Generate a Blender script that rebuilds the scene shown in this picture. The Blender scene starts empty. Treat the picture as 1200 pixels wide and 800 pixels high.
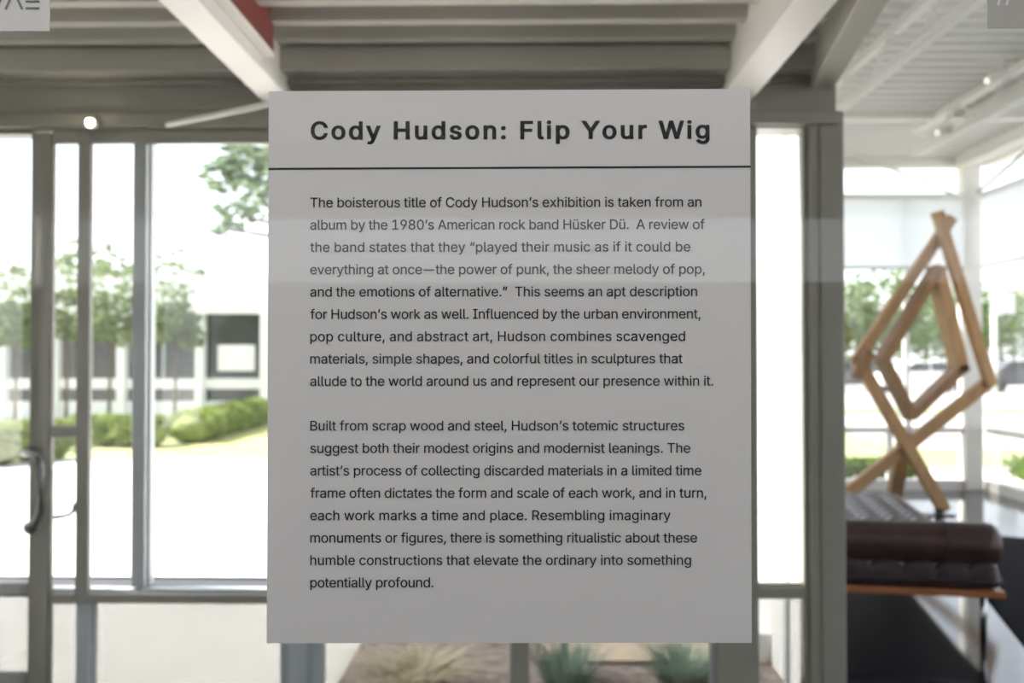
import bpy, bmesh, math, random, mathutils
import mathutils.geometry
from mathutils import Vector, Matrix

S = bpy.context.scene
COL = S.collection
random.seed(7)

# ---------------------------------------------------------------- camera, world, sun, fill lights, exposure
EYE = 1.5
F = 1167.0                       # focal length in pixels of the 1200x800 frame
YAW = math.atan(20 / F)          # turned slightly left
PITCH = math.atan(20 / F)        # tilted slightly up
cam_data = bpy.data.cameras.new('camera')
cam_data.sensor_width = 36.0
cam_data.lens = 36.0 * F / 1200
cam_data.clip_start = 0.05
cam_data.clip_end = 400
cam_data.dof.use_dof = True
cam_data.dof.focus_distance = 1.27
cam_data.dof.aperture_fstop = 4.2
cam_data.dof.aperture_blades = 0
cam = bpy.data.objects.new('camera', cam_data)
COL.objects.link(cam)
cam.location = (0, 0, EYE)
cam.rotation_euler = (math.pi / 2 + PITCH, 0, YAW)
S.camera = cam
_R = cam.rotation_euler.to_matrix()


def at(px, py, Y):
    """world point seen at photo pixel (px, py) on the plane y = Y"""
    d = _R @ Vector(((px - 600) / F, -(py - 400) / F, -1))
    return Vector((0, 0, EYE)) + d * (Y / d.y)


S.view_settings.view_transform = 'Standard'
S.view_settings.look = 'None'
S.view_settings.exposure = 0.0
S.view_settings.gamma = 1.0
S.view_settings.use_curve_mapping = False
S.cycles.use_denoising = True
S.cycles.caustics_reflective = False
S.cycles.caustics_refractive = False
S.cycles.transparent_max_bounces = 32
S.cycles.max_bounces = 10
S.cycles.diffuse_bounces = 6
S.cycles.sample_clamp_indirect = 8

SUN_TO = Vector((-0.70, 0.10, 0.70)).normalized()
world = bpy.data.worlds.new('world')
S.world = world
world.use_nodes = True
wn = world.node_tree
wn.nodes.clear()
w_out = wn.nodes.new('ShaderNodeOutputWorld')
w_bg = wn.nodes.new('ShaderNodeBackground')
w_sky = wn.nodes.new('ShaderNodeTexSky')
w_sky.sky_type = 'NISHITA'
w_sky.sun_disc = False
w_sky.sun_elevation = math.asin(SUN_TO.z)
w_sky.sun_rotation = math.atan2(SUN_TO.x, SUN_TO.y)
w_sky.air_density = 1.0
w_sky.dust_density = 2.5
w_sc = wn.nodes.new('ShaderNodeMixRGB')       # sky scaled down
w_sc.blend_type = 'MULTIPLY'
w_sc.inputs[0].default_value = 1.0
w_sc.inputs[2].default_value = (0.34, 0.34, 0.34, 1)
w_mix = wn.nodes.new('ShaderNodeMixRGB')      # thin bright summer haze over the blue
w_mix.inputs[0].default_value = 0.60
w_mix.inputs[2].default_value = (2.9, 2.97, 3.1, 1)
w_bg.inputs['Strength'].default_value = 1.0
wn.links.new(w_sky.outputs[0], w_sc.inputs[1])
wn.links.new(w_sc.outputs[0], w_mix.inputs[1])
wn.links.new(w_mix.outputs[0], w_bg.inputs['Color'])
wn.links.new(w_bg.outputs[0], w_out.inputs['Surface'])

sun_d = bpy.data.lights.new('sun', 'SUN')
sun_d.energy = 18.0
sun_d.angle = math.radians(0.6)
sun_d.color = (1.0, 0.96, 0.9)
sun = bpy.data.objects.new('sun', sun_d)
COL.objects.link(sun)
sun.rotation_euler = SUN_TO.to_track_quat('Z', 'Y').to_euler()

FILL_W = 27.0
for (lx, ly, lw) in ((-1.5, -0.6, 1.0), (1.5, -0.6, 1.0), (0.0, -0.6, 1.0)):   # unseen area lights added behind the camera to brighten the text panel
    ld = bpy.data.lights.new('panel_fill_light', 'AREA')
    ld.shape = 'RECTANGLE'
    ld.size = 1.2
    ld.size_y = 0.6
    ld.energy = FILL_W * lw
    ld.color = (1.0, 0.97, 0.95)
    lo = bpy.data.objects.new('panel_fill_light', ld)
    COL.objects.link(lo)
    lo.location = (lx, ly, 3.7)


# ---------------------------------------------------------------- materials
def mat(name, col, rough=0.5, metal=0.0, noise=0.0, nscale=8.0, bump=0.0, spec=0.5, col2=None, stretch=None):
    m = bpy.data.materials.new(name)
    m.use_nodes = True
    nt = m.node_tree
    b = nt.nodes['Principled BSDF']
    b.inputs['Base Color'].default_value = (*col, 1)
    b.inputs['Roughness'].default_value = rough
    b.inputs['Metallic'].default_value = metal
    b.inputs['Specular IOR Level'].default_value = spec
    if noise or bump or col2:
        tc = nt.nodes.new('ShaderNodeTexCoord')
        mp = nt.nodes.new('ShaderNodeMapping')
        if stretch:
            mp.inputs['Scale'].default_value = stretch
        n = nt.nodes.new('ShaderNodeTexNoise')
        n.inputs['Scale'].default_value = nscale
        n.inputs['Detail'].default_value = 5
        nt.links.new(tc.outputs['Object'], mp.inputs[0])
        nt.links.new(mp.outputs[0], n.inputs['Vector'])
        if noise or col2:
            r = nt.nodes.new('ShaderNodeValToRGB')
            r.color_ramp.elements[0].position = 0.3
            r.color_ramp.elements[1].position = 0.7
            a = col2 if col2 else tuple(c * (1 - noise) for c in col)
            c2 = col if col2 else tuple(min(1, c * (1 + noise)) for c in col)
            r.color_ramp.elements[0].color = (*a, 1)
            r.color_ramp.elements[1].color = (*c2, 1)
            nt.links.new(n.outputs['Fac'], r.inputs[0])
            nt.links.new(r.outputs[0], b.inputs['Base Color'])
        if bump:
            bp = nt.nodes.new('ShaderNodeBump')
            bp.inputs['Strength'].default_value = bump
            bp.inputs['Distance'].default_value = 0.01
            nt.links.new(n.outputs['Fac'], bp.inputs['Height'])
            nt.links.new(bp.outputs[0], b.inputs['Normal'])
    return m


def glass_mat(name, tint=(0.99, 0.99, 0.99), f0=0.04, rough=0.0):
    m = bpy.data.materials.new(name)
    m.use_nodes = True
    nt = m.node_tree
    nt.nodes.clear()
    out = nt.nodes.new('ShaderNodeOutputMaterial')
    mix = nt.nodes.new('ShaderNodeMixShader')
    tr = nt.nodes.new('ShaderNodeBsdfTransparent')
    gl = nt.nodes.new('ShaderNodeBsdfGlossy')
    lw = nt.nodes.new('ShaderNodeLayerWeight')
    lw.inputs[0].default_value = 0.5
    pw = nt.nodes.new('ShaderNodeMath'); pw.operation = 'POWER'; pw.inputs[1].default_value = 5.0
    ma = nt.nodes.new('ShaderNodeMath'); ma.operation = 'MULTIPLY_ADD'
    ma.inputs[1].default_value = 1 - f0; ma.inputs[2].default_value = f0
    tr.inputs[0].default_value = (*tint, 1)
    gl.inputs['Roughness'].default_value = rough
    gl.inputs['Color'].default_value = (1, 1, 1, 1)
    nt.links.new(lw.outputs['Facing'], pw.inputs[0])
    nt.links.new(pw.outputs[0], ma.inputs[0])
    nt.links.new(ma.outputs[0], mix.inputs[0])
    nt.links.new(tr.outputs[0], mix.inputs[1])
    nt.links.new(gl.outputs[0], mix.inputs[2])
    nt.links.new(mix.outputs[0], out.inputs[0])
    return m


def leaf_mat(name, col, col2, trans=0.4):
    m = bpy.data.materials.new(name)
    m.use_nodes = True
    nt = m.node_tree
    nt.nodes.clear()
    out = nt.nodes.new('ShaderNodeOutputMaterial')
    d = nt.nodes.new('ShaderNodeBsdfDiffuse')
    t = nt.nodes.new('ShaderNodeBsdfTranslucent')
    mx = nt.nodes.new('ShaderNodeMixShader')
    mx.inputs[0].default_value = trans
    tc = nt.nodes.new('ShaderNodeTexCoord')
    n = nt.nodes.new('ShaderNodeTexNoise')
    n.inputs['Scale'].default_value = 3.0
    n.inputs['Detail'].default_value = 4
    r = nt.nodes.new('ShaderNodeValToRGB')
    r.color_ramp.elements[0].position = 0.35
    r.color_ramp.elements[1].position = 0.65
    r.color_ramp.elements[0].color = (*col, 1)
    r.color_ramp.elements[1].color = (*col2, 1)
    nt.links.new(tc.outputs['Object'], n.inputs['Vector'])
    nt.links.new(n.outputs['Fac'], r.inputs[0])
    for s in (d, t):
        nt.links.new(r.outputs[0], s.inputs['Color'])
    nt.links.new(d.outputs[0], mx.inputs[1])
    nt.links.new(t.outputs[0], mx.inputs[2])
    nt.links.new(mx.outputs[0], out.inputs[0])
    return m


def shade_mat(name, col):
    m = leaf_mat(name, col, col, 0.7)
    nt = m.node_tree                      # open weave: a little of the view shows through
    out = nt.nodes['Material Output']
    sh = out.inputs[0].links[0].from_socket
    mx = nt.nodes.new('ShaderNodeMixShader')
    mx.inputs[0].default_value = 0.22
    tp = nt.nodes.new('ShaderNodeBsdfTransparent')
    nt.links.new(sh, mx.inputs[1])
    nt.links.new(tp.outputs[0], mx.inputs[2])
    nt.links.new(mx.outputs[0], out.inputs[0])
    return m


def emit_mat(name, col, s):
    m = bpy.data.materials.new(name)
    m.use_nodes = True
    b = m.node_tree.nodes['Principled BSDF']
    b.inputs['Base Color'].default_value = (*col, 1)
    b.inputs['Emission Color'].default_value = (*col, 1)
    b.inputs['Emission Strength'].default_value = s
    return m


M = dict(
    olive=mat('olive_grey_frame_paint', (0.245, 0.24, 0.208), 0.45, noise=0.04),
    alu=mat('grey_blue_frame_paint', (0.40, 0.44, 0.46), 0.35, noise=0.03),
    deck=mat('painted_metal_deck', (0.44, 0.43, 0.385), 0.5, noise=0.03, nscale=3),
    white_steel=mat('white_steel_paint', (0.86, 0.845, 0.805), 0.45, noise=0.02),
    white_wall=mat('white_wall_paint', (0.80, 0.79, 0.77), 0.7, noise=0.02, nscale=4),
    ext_white=mat('exterior_white_paint', (0.82, 0.83, 0.84), 0.6, noise=0.02),
    floor=mat('dark_polished_floor', (0.012, 0.012, 0.016), 0.09, noise=0.25, nscale=2.0, spec=0.6),
    sill=mat('blue_grey_sill', (0.038, 0.041, 0.048), 0.6, noise=0.05),
    rug=mat('black_rug_pile', (0.008, 0.008, 0.010), 0.95, noise=0.2, nscale=60, spec=0.1),
    glass=glass_mat('clear_glass'),
    tinted=glass_mat('tinted_glass', (0.70, 0.695, 0.69), 0.02, 0.4),
    grey_wall=mat('grey_wall_paint', (0.22, 0.22, 0.215), 0.7, noise=0.02, nscale=4),
    film=glass_mat('solar_film_glass', (0.475, 0.48, 0.475)),
    entry=mat('dark_entrance_matting', (0.16, 0.155, 0.15), 0.95, noise=0.2, nscale=40),
    paper=mat('pale_grey_vinyl', (0.60, 0.595, 0.595), 0.55, noise=0.01, nscale=3, spec=0.3),
    ink=mat('black_ink', (0.010, 0.010, 0.012), 0.6, spec=0.2),
    paper2=mat('grey_vinyl', (0.56, 0.565, 0.57), 0.55, noise=0.01, spec=0.3),
    grey_ink=mat('grey_ink', (0.13, 0.13, 0.12), 0.6, spec=0.2),
    red=mat('red_paint', (0.22, 0.025, 0.02), 0.4, noise=0.15, nscale=6),
    dark_metal=mat('dark_metal', (0.05, 0.05, 0.052), 0.35, 0.6),
    handle=mat('pewter_metal', (0.11, 0.11, 0.11), 0.35, 0.6),
    steel=mat('brushed_steel', (0.55, 0.55, 0.56), 0.25, 1.0),
    leather=mat('dark_brown_leather', (0.045, 0.020, 0.017), 0.36, noise=0.25, nscale=9, bump=0.15),
    leather_top=mat('sky_sheen_leather', (0.050, 0.036, 0.040), 0.30, noise=0.2, nscale=9, bump=0.1),  # brown leather with the purple grey sky sheen put into its colour
    platform=mat('orange_brown_wood', (0.36, 0.13, 0.05), 0.35, noise=0.25, nscale=6, stretch=(1, 12, 12)),
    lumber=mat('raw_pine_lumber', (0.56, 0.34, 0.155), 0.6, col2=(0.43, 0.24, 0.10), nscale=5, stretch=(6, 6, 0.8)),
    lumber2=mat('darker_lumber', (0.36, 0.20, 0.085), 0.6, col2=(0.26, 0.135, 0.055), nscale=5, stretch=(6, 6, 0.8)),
    shade=shade_mat('white_shade_cloth', (0.84, 0.86, 0.90)),
    bulb=emit_mat('lamp_bulb', (1.0, 0.85, 0.6), 60.0),
    lamp_white=emit_mat('track_bulb', (1.0, 0.93, 0.82), 1.3),
    pavement=mat('pale_concrete', (0.66, 0.65, 0.62), 0.85, noise=0.05, nscale=1.5),
    asphalt=mat('pale_asphalt', (0.36, 0.35, 0.34), 0.9, noise=0.08, nscale=2),
    gravel=mat('beige_gravel', (0.52, 0.43, 0.35), 0.9, col2=(0.40, 0.32, 0.25), nscale=30, bump=0.6),
    mulch=mat('bark_mulch', (0.33, 0.275, 0.26), 0.95, col2=(0.10, 0.078, 0.074), nscale=16, bump=1.0),
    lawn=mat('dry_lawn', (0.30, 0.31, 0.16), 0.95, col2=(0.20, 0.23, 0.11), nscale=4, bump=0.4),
    leaf=leaf_mat('green_leaf', (0.085, 0.15, 0.04), (0.18, 0.26, 0.075)),
    leaf_pale=leaf_mat('pale_green_leaf', (0.12, 0.17, 0.07), (0.22, 0.28, 0.12)),
    leaf_dark=leaf_mat('deep_green_leaf', (0.13, 0.18, 0.12), (0.24, 0.30, 0.20), 0.5),
    hedge=leaf_mat('hedge_leaf', (0.17, 0.235, 0.06), (0.31, 0.37, 0.12), 0.3),
    blade=leaf_mat('straw_blade', (0.50, 0.46, 0.34), (0.66, 0.62, 0.48), 0.3),
    blue_blade=leaf_mat('blue_green_needle', (0.22, 0.32, 0.26), (0.34, 0.44, 0.37), 0.35),
    bark=mat('tree_bark', (0.10, 0.075, 0.055), 0.9, noise=0.3, nscale=12),
    dark_pane=mat('dark_window_pane', (0.035, 0.042, 0.040), 0.08, noise=0.3, nscale=0.6),
    car_silver=mat('silver_car_paint', (0.55, 0.56, 0.58), 0.25, 0.3),
    car_white=mat('white_car_paint', (0.80, 0.80, 0.80), 0.25),
    car_dark=mat('dark_car_paint', (0.06, 0.065, 0.08), 0.25),
    tyre=mat('tyre_rubber', (0.02, 0.02, 0.02), 0.8),
    sign_back=mat('pale_sign_metal', (0.60, 0.64, 0.66), 0.4, 0.2),
)


# ---------------------------------------------------------------- mesh helpers
class MB:
    def __init__(self):
        self.bm = bmesh.new()

    def box(self, x0, x1, y0, y1, z0, z1, bev=0.0):
        vs = [self.bm.verts.new((x, y, z)) for x in (x0, x1) for y in (y0, y1) for z in (z0, z1)]
        idx = ((0, 1, 3, 2), (4, 6, 7, 5), (0, 4, 5, 1), (2, 3, 7, 6), (0, 2, 6, 4), (1, 5, 7, 3))
        fs = [self.bm.faces.new([vs[i] for i in f]) for f in idx]
        if bev > 0:
            es = list({e for f in fs for e in f.edges})
            bmesh.ops.bevel(self.bm, geom=es, offset=bev, segments=2, affect='EDGES', profile=0.5)
        return self

    def bar(self, p, q, w, d, side=None, bev=0.0):
        """rectangular bar from p to q; w measured along 'side', d across it"""
        p, q = Vector(p), Vector(q)
        t = (q - p).normalized()
        s = Vector(side) if side else Vector((0, 1, 0)).cross(t)
        if s.length < 1e-4:
            s = Vector((1, 0, 0))
        s = (s - t * s.dot(t)).normalized()
        u = t.cross(s).normalized()
        vs = []
        for c in (p, q):
            for a, b in ((-1, -1), (1, -1), (1, 1), (-1, 1)):
                vs.append(self.bm.verts.new(c + s * (a * w / 2) + u * (b * d / 2)))
        fs = [self.bm.faces.new(vs[3::-1]), self.bm.faces.new(vs[4:8])]
        for i in range(4):
            j = (i + 1) % 4
            fs.append(self.bm.faces.new((vs[i], vs[j], vs[4 + j], vs[4 + i])))
        if bev > 0:
            es = list({e for f in fs for e in f.edges})
            bmesh.ops.bevel(self.bm, geom=es, offset=bev, segments=2, affect='EDGES', profile=0.5)
        return self

    def tube(self, pts, r, n=10, r1=None):
        pts = [Vector(p) for p in pts]
        rings = []
        for i, p in enumerate(pts):
            a = pts[max(i - 1, 0)]
            b = pts[min(i + 1, len(pts) - 1)]
            t = (b - a).normalized()
            s = t.cross(Vector((0, 0, 1)))
            if s.length < 1e-3:
                s = t.cross(Vector((1, 0, 0)))
            s.normalize()
            u = s.cross(t)
            rr = r if r1 is None else r + (r1 - r) * i / (len(pts) - 1)
            rings.append([self.bm.verts.new(p + (s * math.cos(k * 2 * math.pi / n) + u * math.sin(k * 2 * math.pi / n)) * rr) for k in range(n)])
        for a, b in zip(rings, rings[1:]):
            for k in range(n):
                self.bm.faces.new((a[k], a[(k + 1) % n], b[(k + 1) % n], b[k]))
        self.bm.faces.new(rings[0][::-1])
        self.bm.faces.new(rings[-1])
        return self

    def prism(self, prof, axis, a, b):
        """closed 2D profile extruded along axis ('x','y','z') from a to b"""
        def v(p, t):
            return {'x': (t, p[0], p[1]), 'y': (p[0], t, p[1]), 'z': (p[0], p[1], t)}[axis]
        A = [self.bm.verts.new(v(p, a)) for p in prof]
        B = [self.bm.verts.new(v(p, b)) for p in prof]
        n = len(prof)
        self.bm.faces.new(A)
        self.bm.faces.new(B[::-1])
        for i in range(n):
            j = (i + 1) % n
            self.bm.faces.new((A[j], A[i], B[i], B[j]))
        return self

    def quad(self, *p):
        self.bm.faces.new([self.bm.verts.new(q) for q in p])
        return self

    def sphere(self, c, r, sx=1, sy=1, sz=1, sub=2):
        m = Matrix.Translation(c) @ Matrix.Diagonal((sx * r, sy * r, sz * r, 1))
        bmesh.ops.create_icosphere(self.bm, subdivisions=sub, radius=1.0, matrix=m)
        return self

    def build(self, name, m, parent=None, smooth=False, local=False, recalc=True):
        bm = self.bm
        if recalc:
            bmesh.ops.recalc_face_normals(bm, faces=bm.faces[:])
        me = bpy.data.meshes.new(name)
        o = bpy.data.objects.new(name, me)
        off = Vector((0, 0, 0))
        if parent is not None:
            p = parent
            while p is not None:
                off += p.location
                p = p.parent
        else:
            xs = [v.co for v in bm.verts]
            off = Vector(((min(v.x for v in xs) + max(v.x for v in xs)) / 2,
                          (min(v.y for v in xs) + max(v.y for v in xs)) / 2, min(v.z for v in xs)))
            o.location = off
        if not (local and parent is not None):
            bmesh.ops.translate(bm, verts=bm.verts[:], vec=-off)
        bm.to_mesh(me)
        bm.free()
        me.materials.append(M[m] if isinstance(m, str) else m)
        if smooth:
            for f in me.polygons:
                f.use_smooth = True
        COL.objects.link(o)
        o.parent = parent
        return o


def tag(o, label=None, cat=None, group=None, kind=None):
    if label: o['label'] = label
    if cat: o['category'] = cat
    if group: o['group'] = group
    if kind: o['kind'] = kind
    return o


def empty(name, loc, label=None, cat=None, group=None, kind=None, rz=0.0):
    o = bpy.data.objects.new(name, None)
    o.empty_display_size = 0.1
    COL.objects.link(o)
    o.location = loc
    o.rotation_euler = (0, 0, rz)
    return tag(o, label, cat, group, kind)


def struct(o, label=None):
    o['kind'] = 'structure'
    if label: o['label'] = label
    return o

# ---------------------------------------------------------------- the setting: ground and shell
YG, YS, YF, YW, XR, CEIL = 1.26, 1.268, 4.1, 11.45, 5.18, 3.8

struct(MB().box(-60, 60, 4.2, 13.9, -0.3, -0.02).build('pavement', 'pavement'))
struct(MB().box(-60, 60, -60, -8.2, -0.3, -0.02).box(-60, -5.4, -8.2, 4.2, -0.3, -0.02).box(5.4, 60, -8.2, 4.2, -0.3, -0.02).build('pavement', 'pavement'))
struct(MB().box(-60, 6.5, 13.9, 120, -0.3, -0.03).build('lawn', 'lawn'))
struct(MB().box(6.5, 120, 21.5, 44, -0.3, -0.025).box(6.5, 120, 13.9, 14.3, -0.3, -0.02)
       .box(6.5, 120, 16.9, 21.5, -0.3, -0.02).box(6.5, 120, 44, 140, -0.3, -0.02).build('road', 'asphalt'))
struct(MB().box(6.5, 60, 14.3, 16.9, -0.3, 0.0).box(6.5, 120, 27.5, 31, -0.3, 0.0).build('lawn', 'lawn'))

fl = MB()
fl.box(-5.4, 5.4, -8.2, YG, -0.3, 0).box(XR - 4, 5.4, YG, 4.2, -0.3, 0).box(-5.4, -2.6, YG, 4.2, -0.3, 0).box(1.2, 5.4, 4.2, 11.6, -0.3, 0)
struct(fl.build('floor', 'floor'))
struct(MB().box(-2.6, XR - 4, YG, 4.2, -0.3, 0).build('floor_vestibule', 'entry'))


def deck(mb, x0, x1, y0, y1, zb, pitch, depth, top):
    prof = []
    y = y0
    f = pitch
    while y < y1 - 0.02:
        prof += [(y, zb + depth), (y + f * 0.44, zb + depth), (y + f * 0.58, zb), (y + f * 0.86, zb), (y + f, zb + depth)]
        y += f
    y1 = y
    prof += [(y1, top), (y0, top)]
    out = [prof[0]]
    for p in prof[1:]:
        if (Vector(p) - Vector(out[-1])).length > 1e-5:
            out.append(p)
    mb.prism(out, 'x', x0, x1)
    return mb


struct(deck(MB(), -5.4, 5.4, -8.2, 4.25, CEIL, 0.2, 0.05, 4.2).build('ceiling_hall', 'deck'))
cl = MB()
deck(cl, 1.25, 5.4, 4.25, 11.6, CEIL, 0.2, 0.05, 4.2)
struct(cl.build('ceiling', 'white_steel'))
struct(deck(MB(), -2.62, 1.15, 1.22, 4.08, EYE + 1.25, 0.21, 0.075, EYE + 1.45).build('ceiling_vestibule', 'deck'))
struct(MB().box(-5.6, 5.6, -8.4, 4.27, 4.2, 4.32).box(1.15, 5.6, 4.27, 11.8, 4.2, 4.32).build('roof', 'ext_white'))

# the hall behind the glass the camera looks through (seen in reflections)
wb = MB()
wb.box(-5.4, 5.4, -8.2, -8.0, 0, 2.28).box(-5.4, 5.4, -8.2, -8.0, 3.02, 4.2)
for xx in (-5.34, 5.34):
    wb.box(xx - 0.06, xx + 0.06, -8.2, -8.0, 2.28, 3.02)
struct(wb.build('wall_back', 'grey_wall'))
w7 = struct(MB().box(-5.28, 5.28, -8.14, -8.06, 2.28, 2.31).box(-5.28, 5.28, -8.14, -8.06, 2.99, 3.02).build('window_7', 'alu'))
MB().box(-5.28, 5.28, -8.105, -8.095, 2.31, 2.99).build('pane', 'tinted', w7)
wl = MB()
wl.box(-5.4, -5.2, -8.2, 4.25, 0, 0.5).box(-5.4, -5.2, -8.2, 4.25, 3.0, 4.2)
for yy in (-8.1, -4.4, -0.8, 2.2, 4.15):
    wl.box(-5.4, -5.2, yy - 0.1, yy + 0.1, 0.5, 3.0)
struct(wl.build('wall_left', 'white_wall'))
struct(MB().box(-2.72, -2.6, 1.2, 4.2, 0, 2.95).build('wall_vestibule', 'white_wall'))

# street front of the vestibule
zt = at(600, 151, YF).z
wf = MB()
wf.box(-5.4, 1.262, YF, YF + 0.16, zt, 4.2).box(-5.4, -2.6, YF, YF + 0.16, 0, zt)
struct(wf.build('wall_front', 'olive'))
lip = MB()
lip.box(-2.6, 1.262, YF - 0.045, YF, at(600, 149, YF).z, at(600, 134, YF).z, 0.004)
lip.box(-2.6, 1.262, YF - 0.03, YF, at(600, 100, YF).z, at(600, 93, YF).z, 0.004)
struct(lip.build('trim_1', 'olive'))
struct(MB().box(-2.6, 1.2, YF - 0.14, YF, at(600, 92, YF).z, EYE + 1.25).build('trim_2', 'deck'))

# outer west wall of the gallery, seen through the narrow right pane
wg = MB().box(1.18, 1.29, 4.26, 11.5, 0, 4.2)
struct(wg.build('wall_gallery', 'ext_white'))
struct(MB().box(1.06, 1.18, 4.9, 11.4, -0.02, 0.16, 0.01).build('trim_3', 'ext_white'))
tr = MB().box(1.165, 1.18, 4.55, 4.60, 0.0, 3.6)
struct(tr.build('trim_4', 'alu'))


def fx(px, Y=YF, py=420):
    return at(px, py, Y).x


def fz(py, Y=YF, px=600):
    return at(px, py, Y).z


# window frames; each with its panes as parts
def window(i, boxes, panes, m='olive', bev=0.006):
    w = MB()
    for b in boxes:
        w.box(*b, bev)
    o = struct(w.build('window_%d' % i, m))
    for b in panes:
        MB().box(*b[:6]).build('pane', b[6] if len(b) > 6 else 'glass', o)
    return o


# left door leaf with the pull handle
x_l, x_s0, x_s1 = -2.98, fx(34.5), fx(57)
d = MB()
d.box(-2.6, -2.5, YF, YF + 0.035, 0.02, fz(155, px=20), 0.006)
d.box(x_s0, x_s1, YF, YF + 0.035, 0.02, fz(155, px=20), 0.006)
d.box(-2.5, x_s0, YF, YF + 0.035, fz(697, px=20), fz(683, px=20), 0.006)
d.box(-2.5, x_s0, YF, YF + 0.035, 0.02, 0.2, 0.006)
d.box(-2.5, x_s0, YF, YF + 0.035, fz(157, px=20), fz(152, px=20))
door = struct(d.build('door_1', 'olive'))
MB().box(-2.5, x_s0, YF + 0.012, YF + 0.020, fz(683, px=20), fz(157, px=20)).build('pane', 'glass', door)
MB().box(-2.5, x_s0, YF + 0.012, YF + 0.020, 0.2, fz(697, px=20)).build('pane', 'film', door)


def hp(px, py, Y):
    return at(px, py, Y)


h = MB()
h.tube([hp(35, 533, YF), hp(31, 531, YF - 0.03), hp(33, 530.5, YF - 0.055), hp(40, 533, YF - 0.07), hp(45.5, 540, YF - 0.08), hp(47.5, 552, YF - 0.085), hp(47.5, 598, YF - 0.085), hp(45, 609, YF - 0.08), hp(40, 615, YF - 0.07), hp(33, 617.5, YF - 0.055), hp(31, 618, YF - 0.03), hp(35, 617, YF)], 0.016, 14)
for py in (531, 618):
    c = hp(35, py, YF)
    h.tube([c, c + Vector((0, -0.012, 0))], 0.026, 16)
h.build('pull_handle', 'handle', door, smooth=True)
h = MB()
h.tube([hp(50, 608, YF + 0.07), hp(60, 606.5, YF + 0.12), hp(74, 604.5, YF + 0.14), hp(82, 602.5, YF + 0.13), hp(86.5, 598, YF + 0.10), hp(88, 590, YF + 0.08)], 0.009, 10)
h.build('outer_handle', 'dark_metal', door, smooth=True)

xa, xb = fx(60), fx(89)
zs = fz(168, px=80)
window(1, [
    (x_s1 + 0.004, xa, YF + 0.01, YF + 0.035, 0.0, fz(151)),
    (xb, fx(104.5), YF, YF + 0.035, fz(700, px=100), fz(151)),
    (xa, xb, YF, YF + 0.035, zs, fz(151)),
    (xa, xb, YF + 0.01, YF + 0.03, fz(513, px=75), fz(499, px=75)),
    (xa, xb, YF, YF + 0.035, fz(708, px=75), fz(696, px=75)),
], [(xa, xb, YF + 0.012, YF + 0.020, fz(499, px=75), zs), (xa, xb, YF + 0.012, YF + 0.020, fz(696, px=75), fz(513, px=75)),
    (x_s1 - 0.10, xb, YF + 0.11, YF + 0.118, 0.0, fz(700, px=75), 'film')])

x4, x5, x6 = fx(104.5), fx(839), fx(888)
zr0, zr1 = fz(707.5, px=220), fz(696.5, px=220)
window(2, [
    (x4, x5, YF, YF + 0.035, zs, fz(151)),
    (xb, x5, YF, YF + 0.035, zr0, zr1),
    (xb, x5, YF + 0.02, YF + 0.035, 0.0, 0.1),
    (fx(598), fx(620), YF, YF + 0.035, 0.0, zr0),
    (x5, x6, YF - 0.01, YF + 0.05, 0.0, fz(151)),
], [(x4, x5, YF + 0.012, YF + 0.020, zr1, zs), (xb, x5, YF + 0.11, YF + 0.118, 0.0, zr0 + 0.04, 'film')])
# outer grey-blue framing set a little deeper
ou = MB()
YA = YF + 0.037
ou.box(fx(154.5, YA), fx(170.5, YA), YA, YF + 0.12, fz(690, YA), fz(160, YA), 0.004)
ou.box(fx(171, YA), fx(173.5, YA), YA + 0.03, YF + 0.12, fz(690, YA), fz(160, YA), 0.003)
ou.box(fx(91, YA), fx(107, YA), YA, YF + 0.105, 0, fz(700, YA), 0.004)
ou.box(fx(107.5, YA), fx(109, YA), YA + 0.03, YF + 0.105, 0, fz(700, YA), 0.003)
ou.box(fx(328, YA), fx(338, YA), YA + 0.02, YF + 0.105, 0, fz(700, YA), 0.004)
ou.box(fx(338, YA), fx(362, YA), YA, YF + 0.10, 0, fz(700, YA), 0.004)
ou.box(fx(362, YA), fx(379, YA), YA + 0.02, YF + 0.105, 0, fz(700, YA), 0.004)
ou.box(-2.6, fx(838, YA), YA, YF + 0.10, fz(700, YA, 100), fz(690, YA, 100), 0.004)
ou.box(fx(833, YA), fx(844, YA), YA, YF + 0.105, 0, fz(700, YA), 0.003)
struct(ou.build('trim_5', 'alu'))
struct(MB().box(-2.6, fx(838, YA), YF + 0.10, YF + 0.25, fz(694, YA, 100), fz(690, YA, 100), 0.003).box(-2.6, fx(838, YA), YF + 0.235, YF + 0.25, fz(690, YA, 100), fz(688, YA, 100), 0.003).build('trim_8', 'sill'))

x7, x8, x9 = fx(942), fx(948), fx(989)
zrt = fz(149.5, px=915)
window(3, [
    (x7, x8, YF + 0.005, YF + 0.035, 0.0, fz(133)),
    (x6, x7, YF, YF + 0.035, zrt, fz(133)),
    (x6, x7, YF, YF + 0.035, fz(702, px=915), fz(688, px=915)),
    (x6, x7, YF + 0.02, YF + 0.06, fz(688, px=915), fz(684, px=915)),
    (x6, x7, YF, YF + 0.035, 0.0, 0.1),
], [(x6, x7, YF + 0.012, YF + 0.020, fz(684, px=915), zrt), (x6, x7, YF + 0.012, YF + 0.020, 0.1, fz(702, px=915), 'film')])
cb = MB()
cb.box(x8, fx(960), YF - 0.012, YF + 0.16, 0, fz(131, px=970), 0.006)
cb.box(fx(960), x9, YF - 0.02, YF + 0.20, 0, fz(131, px=970), 0.008)
struct(cb.build('trim_6', 'olive'))

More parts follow.
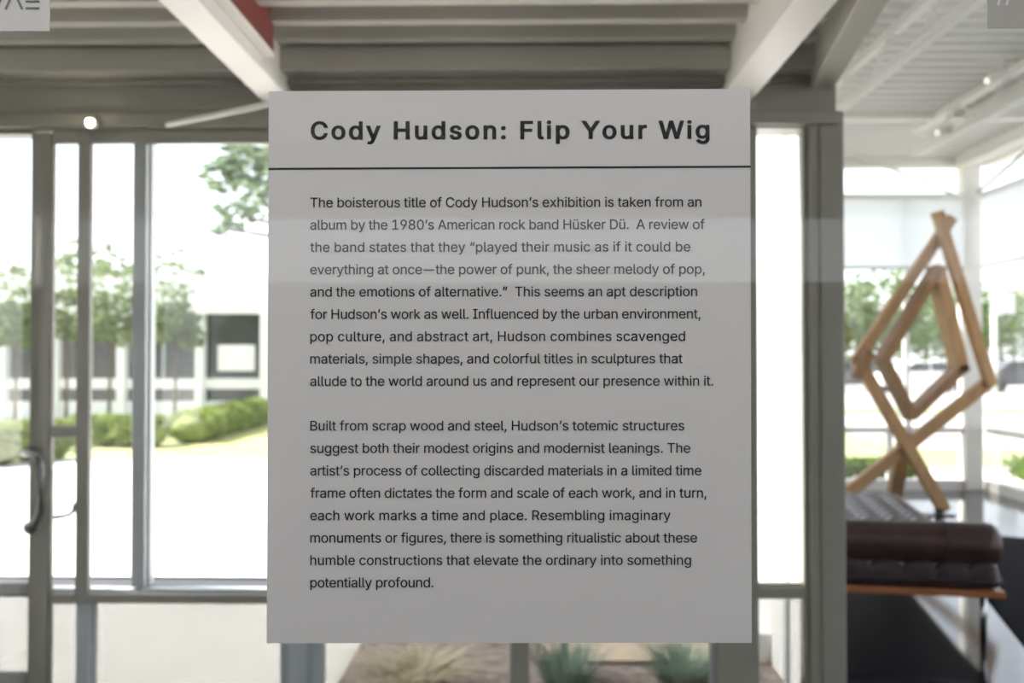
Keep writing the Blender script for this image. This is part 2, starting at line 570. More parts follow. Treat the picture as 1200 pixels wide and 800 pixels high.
# glass partition of the vestibule: the pane with the texts, and its return on the right
pf = MB()
pf.box(-1.42, -1.36, YG - 0.04, YG + 0.05, 0, 2.75, 0.006).box(1.14, 1.22, YG - 0.04, YG + 0.05, 0, 2.75, 0.006)
pf.box(-2.6, 1.22, YG - 0.04, YG + 0.05, 2.62, 2.95, 0.006).box(-1.36, 1.14, YG - 0.04, YG + 0.05, 0, 0.1, 0.006)
w4 = struct(pf.build('window_4', 'olive'))
MB().box(-1.36, 1.14, YG - 0.005, YG + 0.005, 0.1, 2.62).build('pane', 'glass', w4)

# ---------------------------------------------------------------- gallery: far and right glass walls
gx = lambda px: at(px, 420, YW).x
gz = lambda py: at(1050, py, YW).z
z_top, z_tr, z_lo, z_sill = gz(196), gz(229), gz(504), gz(562)
fr = [(1.46, XR, YW, YW + 0.12, z_sill - 0.13, z_sill),
      (1.46, XR, YW + 0.01, YW + 0.11, z_lo - 0.035, z_lo + 0.035),
      (1.46, XR, YW + 0.01, YW + 0.11, z_tr - 0.04, z_tr + 0.02),
      (1.46, XR, YW - 0.02, YW + 0.14, z_top, CEIL + 0.05),
      (gx(1062), gx(1066), YW + 0.01, YW + 0.11, z_lo, z_tr),
      (gx(1041), gx(1046), YW + 0.01, YW + 0.11, z_sill, z_lo)]
window(5, fr, [(1.46, XR, YW + 0.06, YW + 0.07, 0.02, z_top)], 'white_steel')
rx = XR
fr = [(rx, rx + 0.12, -6.0, YW, z_sill - 0.13, z_sill),
      (rx + 0.01, rx + 0.11, -6.0, YW, z_lo - 0.035, z_lo + 0.035),
      (rx + 0.01, rx + 0.11, -6.0, YW, z_tr - 0.04, z_tr + 0.02),
      (rx - 0.02, rx + 0.14, -8.2, YW, z_top, CEIL + 0.05)]
for yy in (7.6, 3.8, 0.0, -3.2, -6.0):
    fr.append((rx + 0.01, rx + 0.11, yy - 0.05, yy + 0.05, 0.0, z_top))
window(6, fr, [(rx + 0.06, rx + 0.07, -6.0, YW, 0.02, z_top)], 'white_steel')
struct(MB().box(5.2, 5.4, -8.2, -6.0, 0, 4.2).build('wall_right', 'white_wall'))
struct(MB().box(gx(1129), gx(1147) + 0.02, YW - 0.06, YW + 0.16, 0, CEIL + 0.05, 0.01).build('trim_7', 'white_steel'))

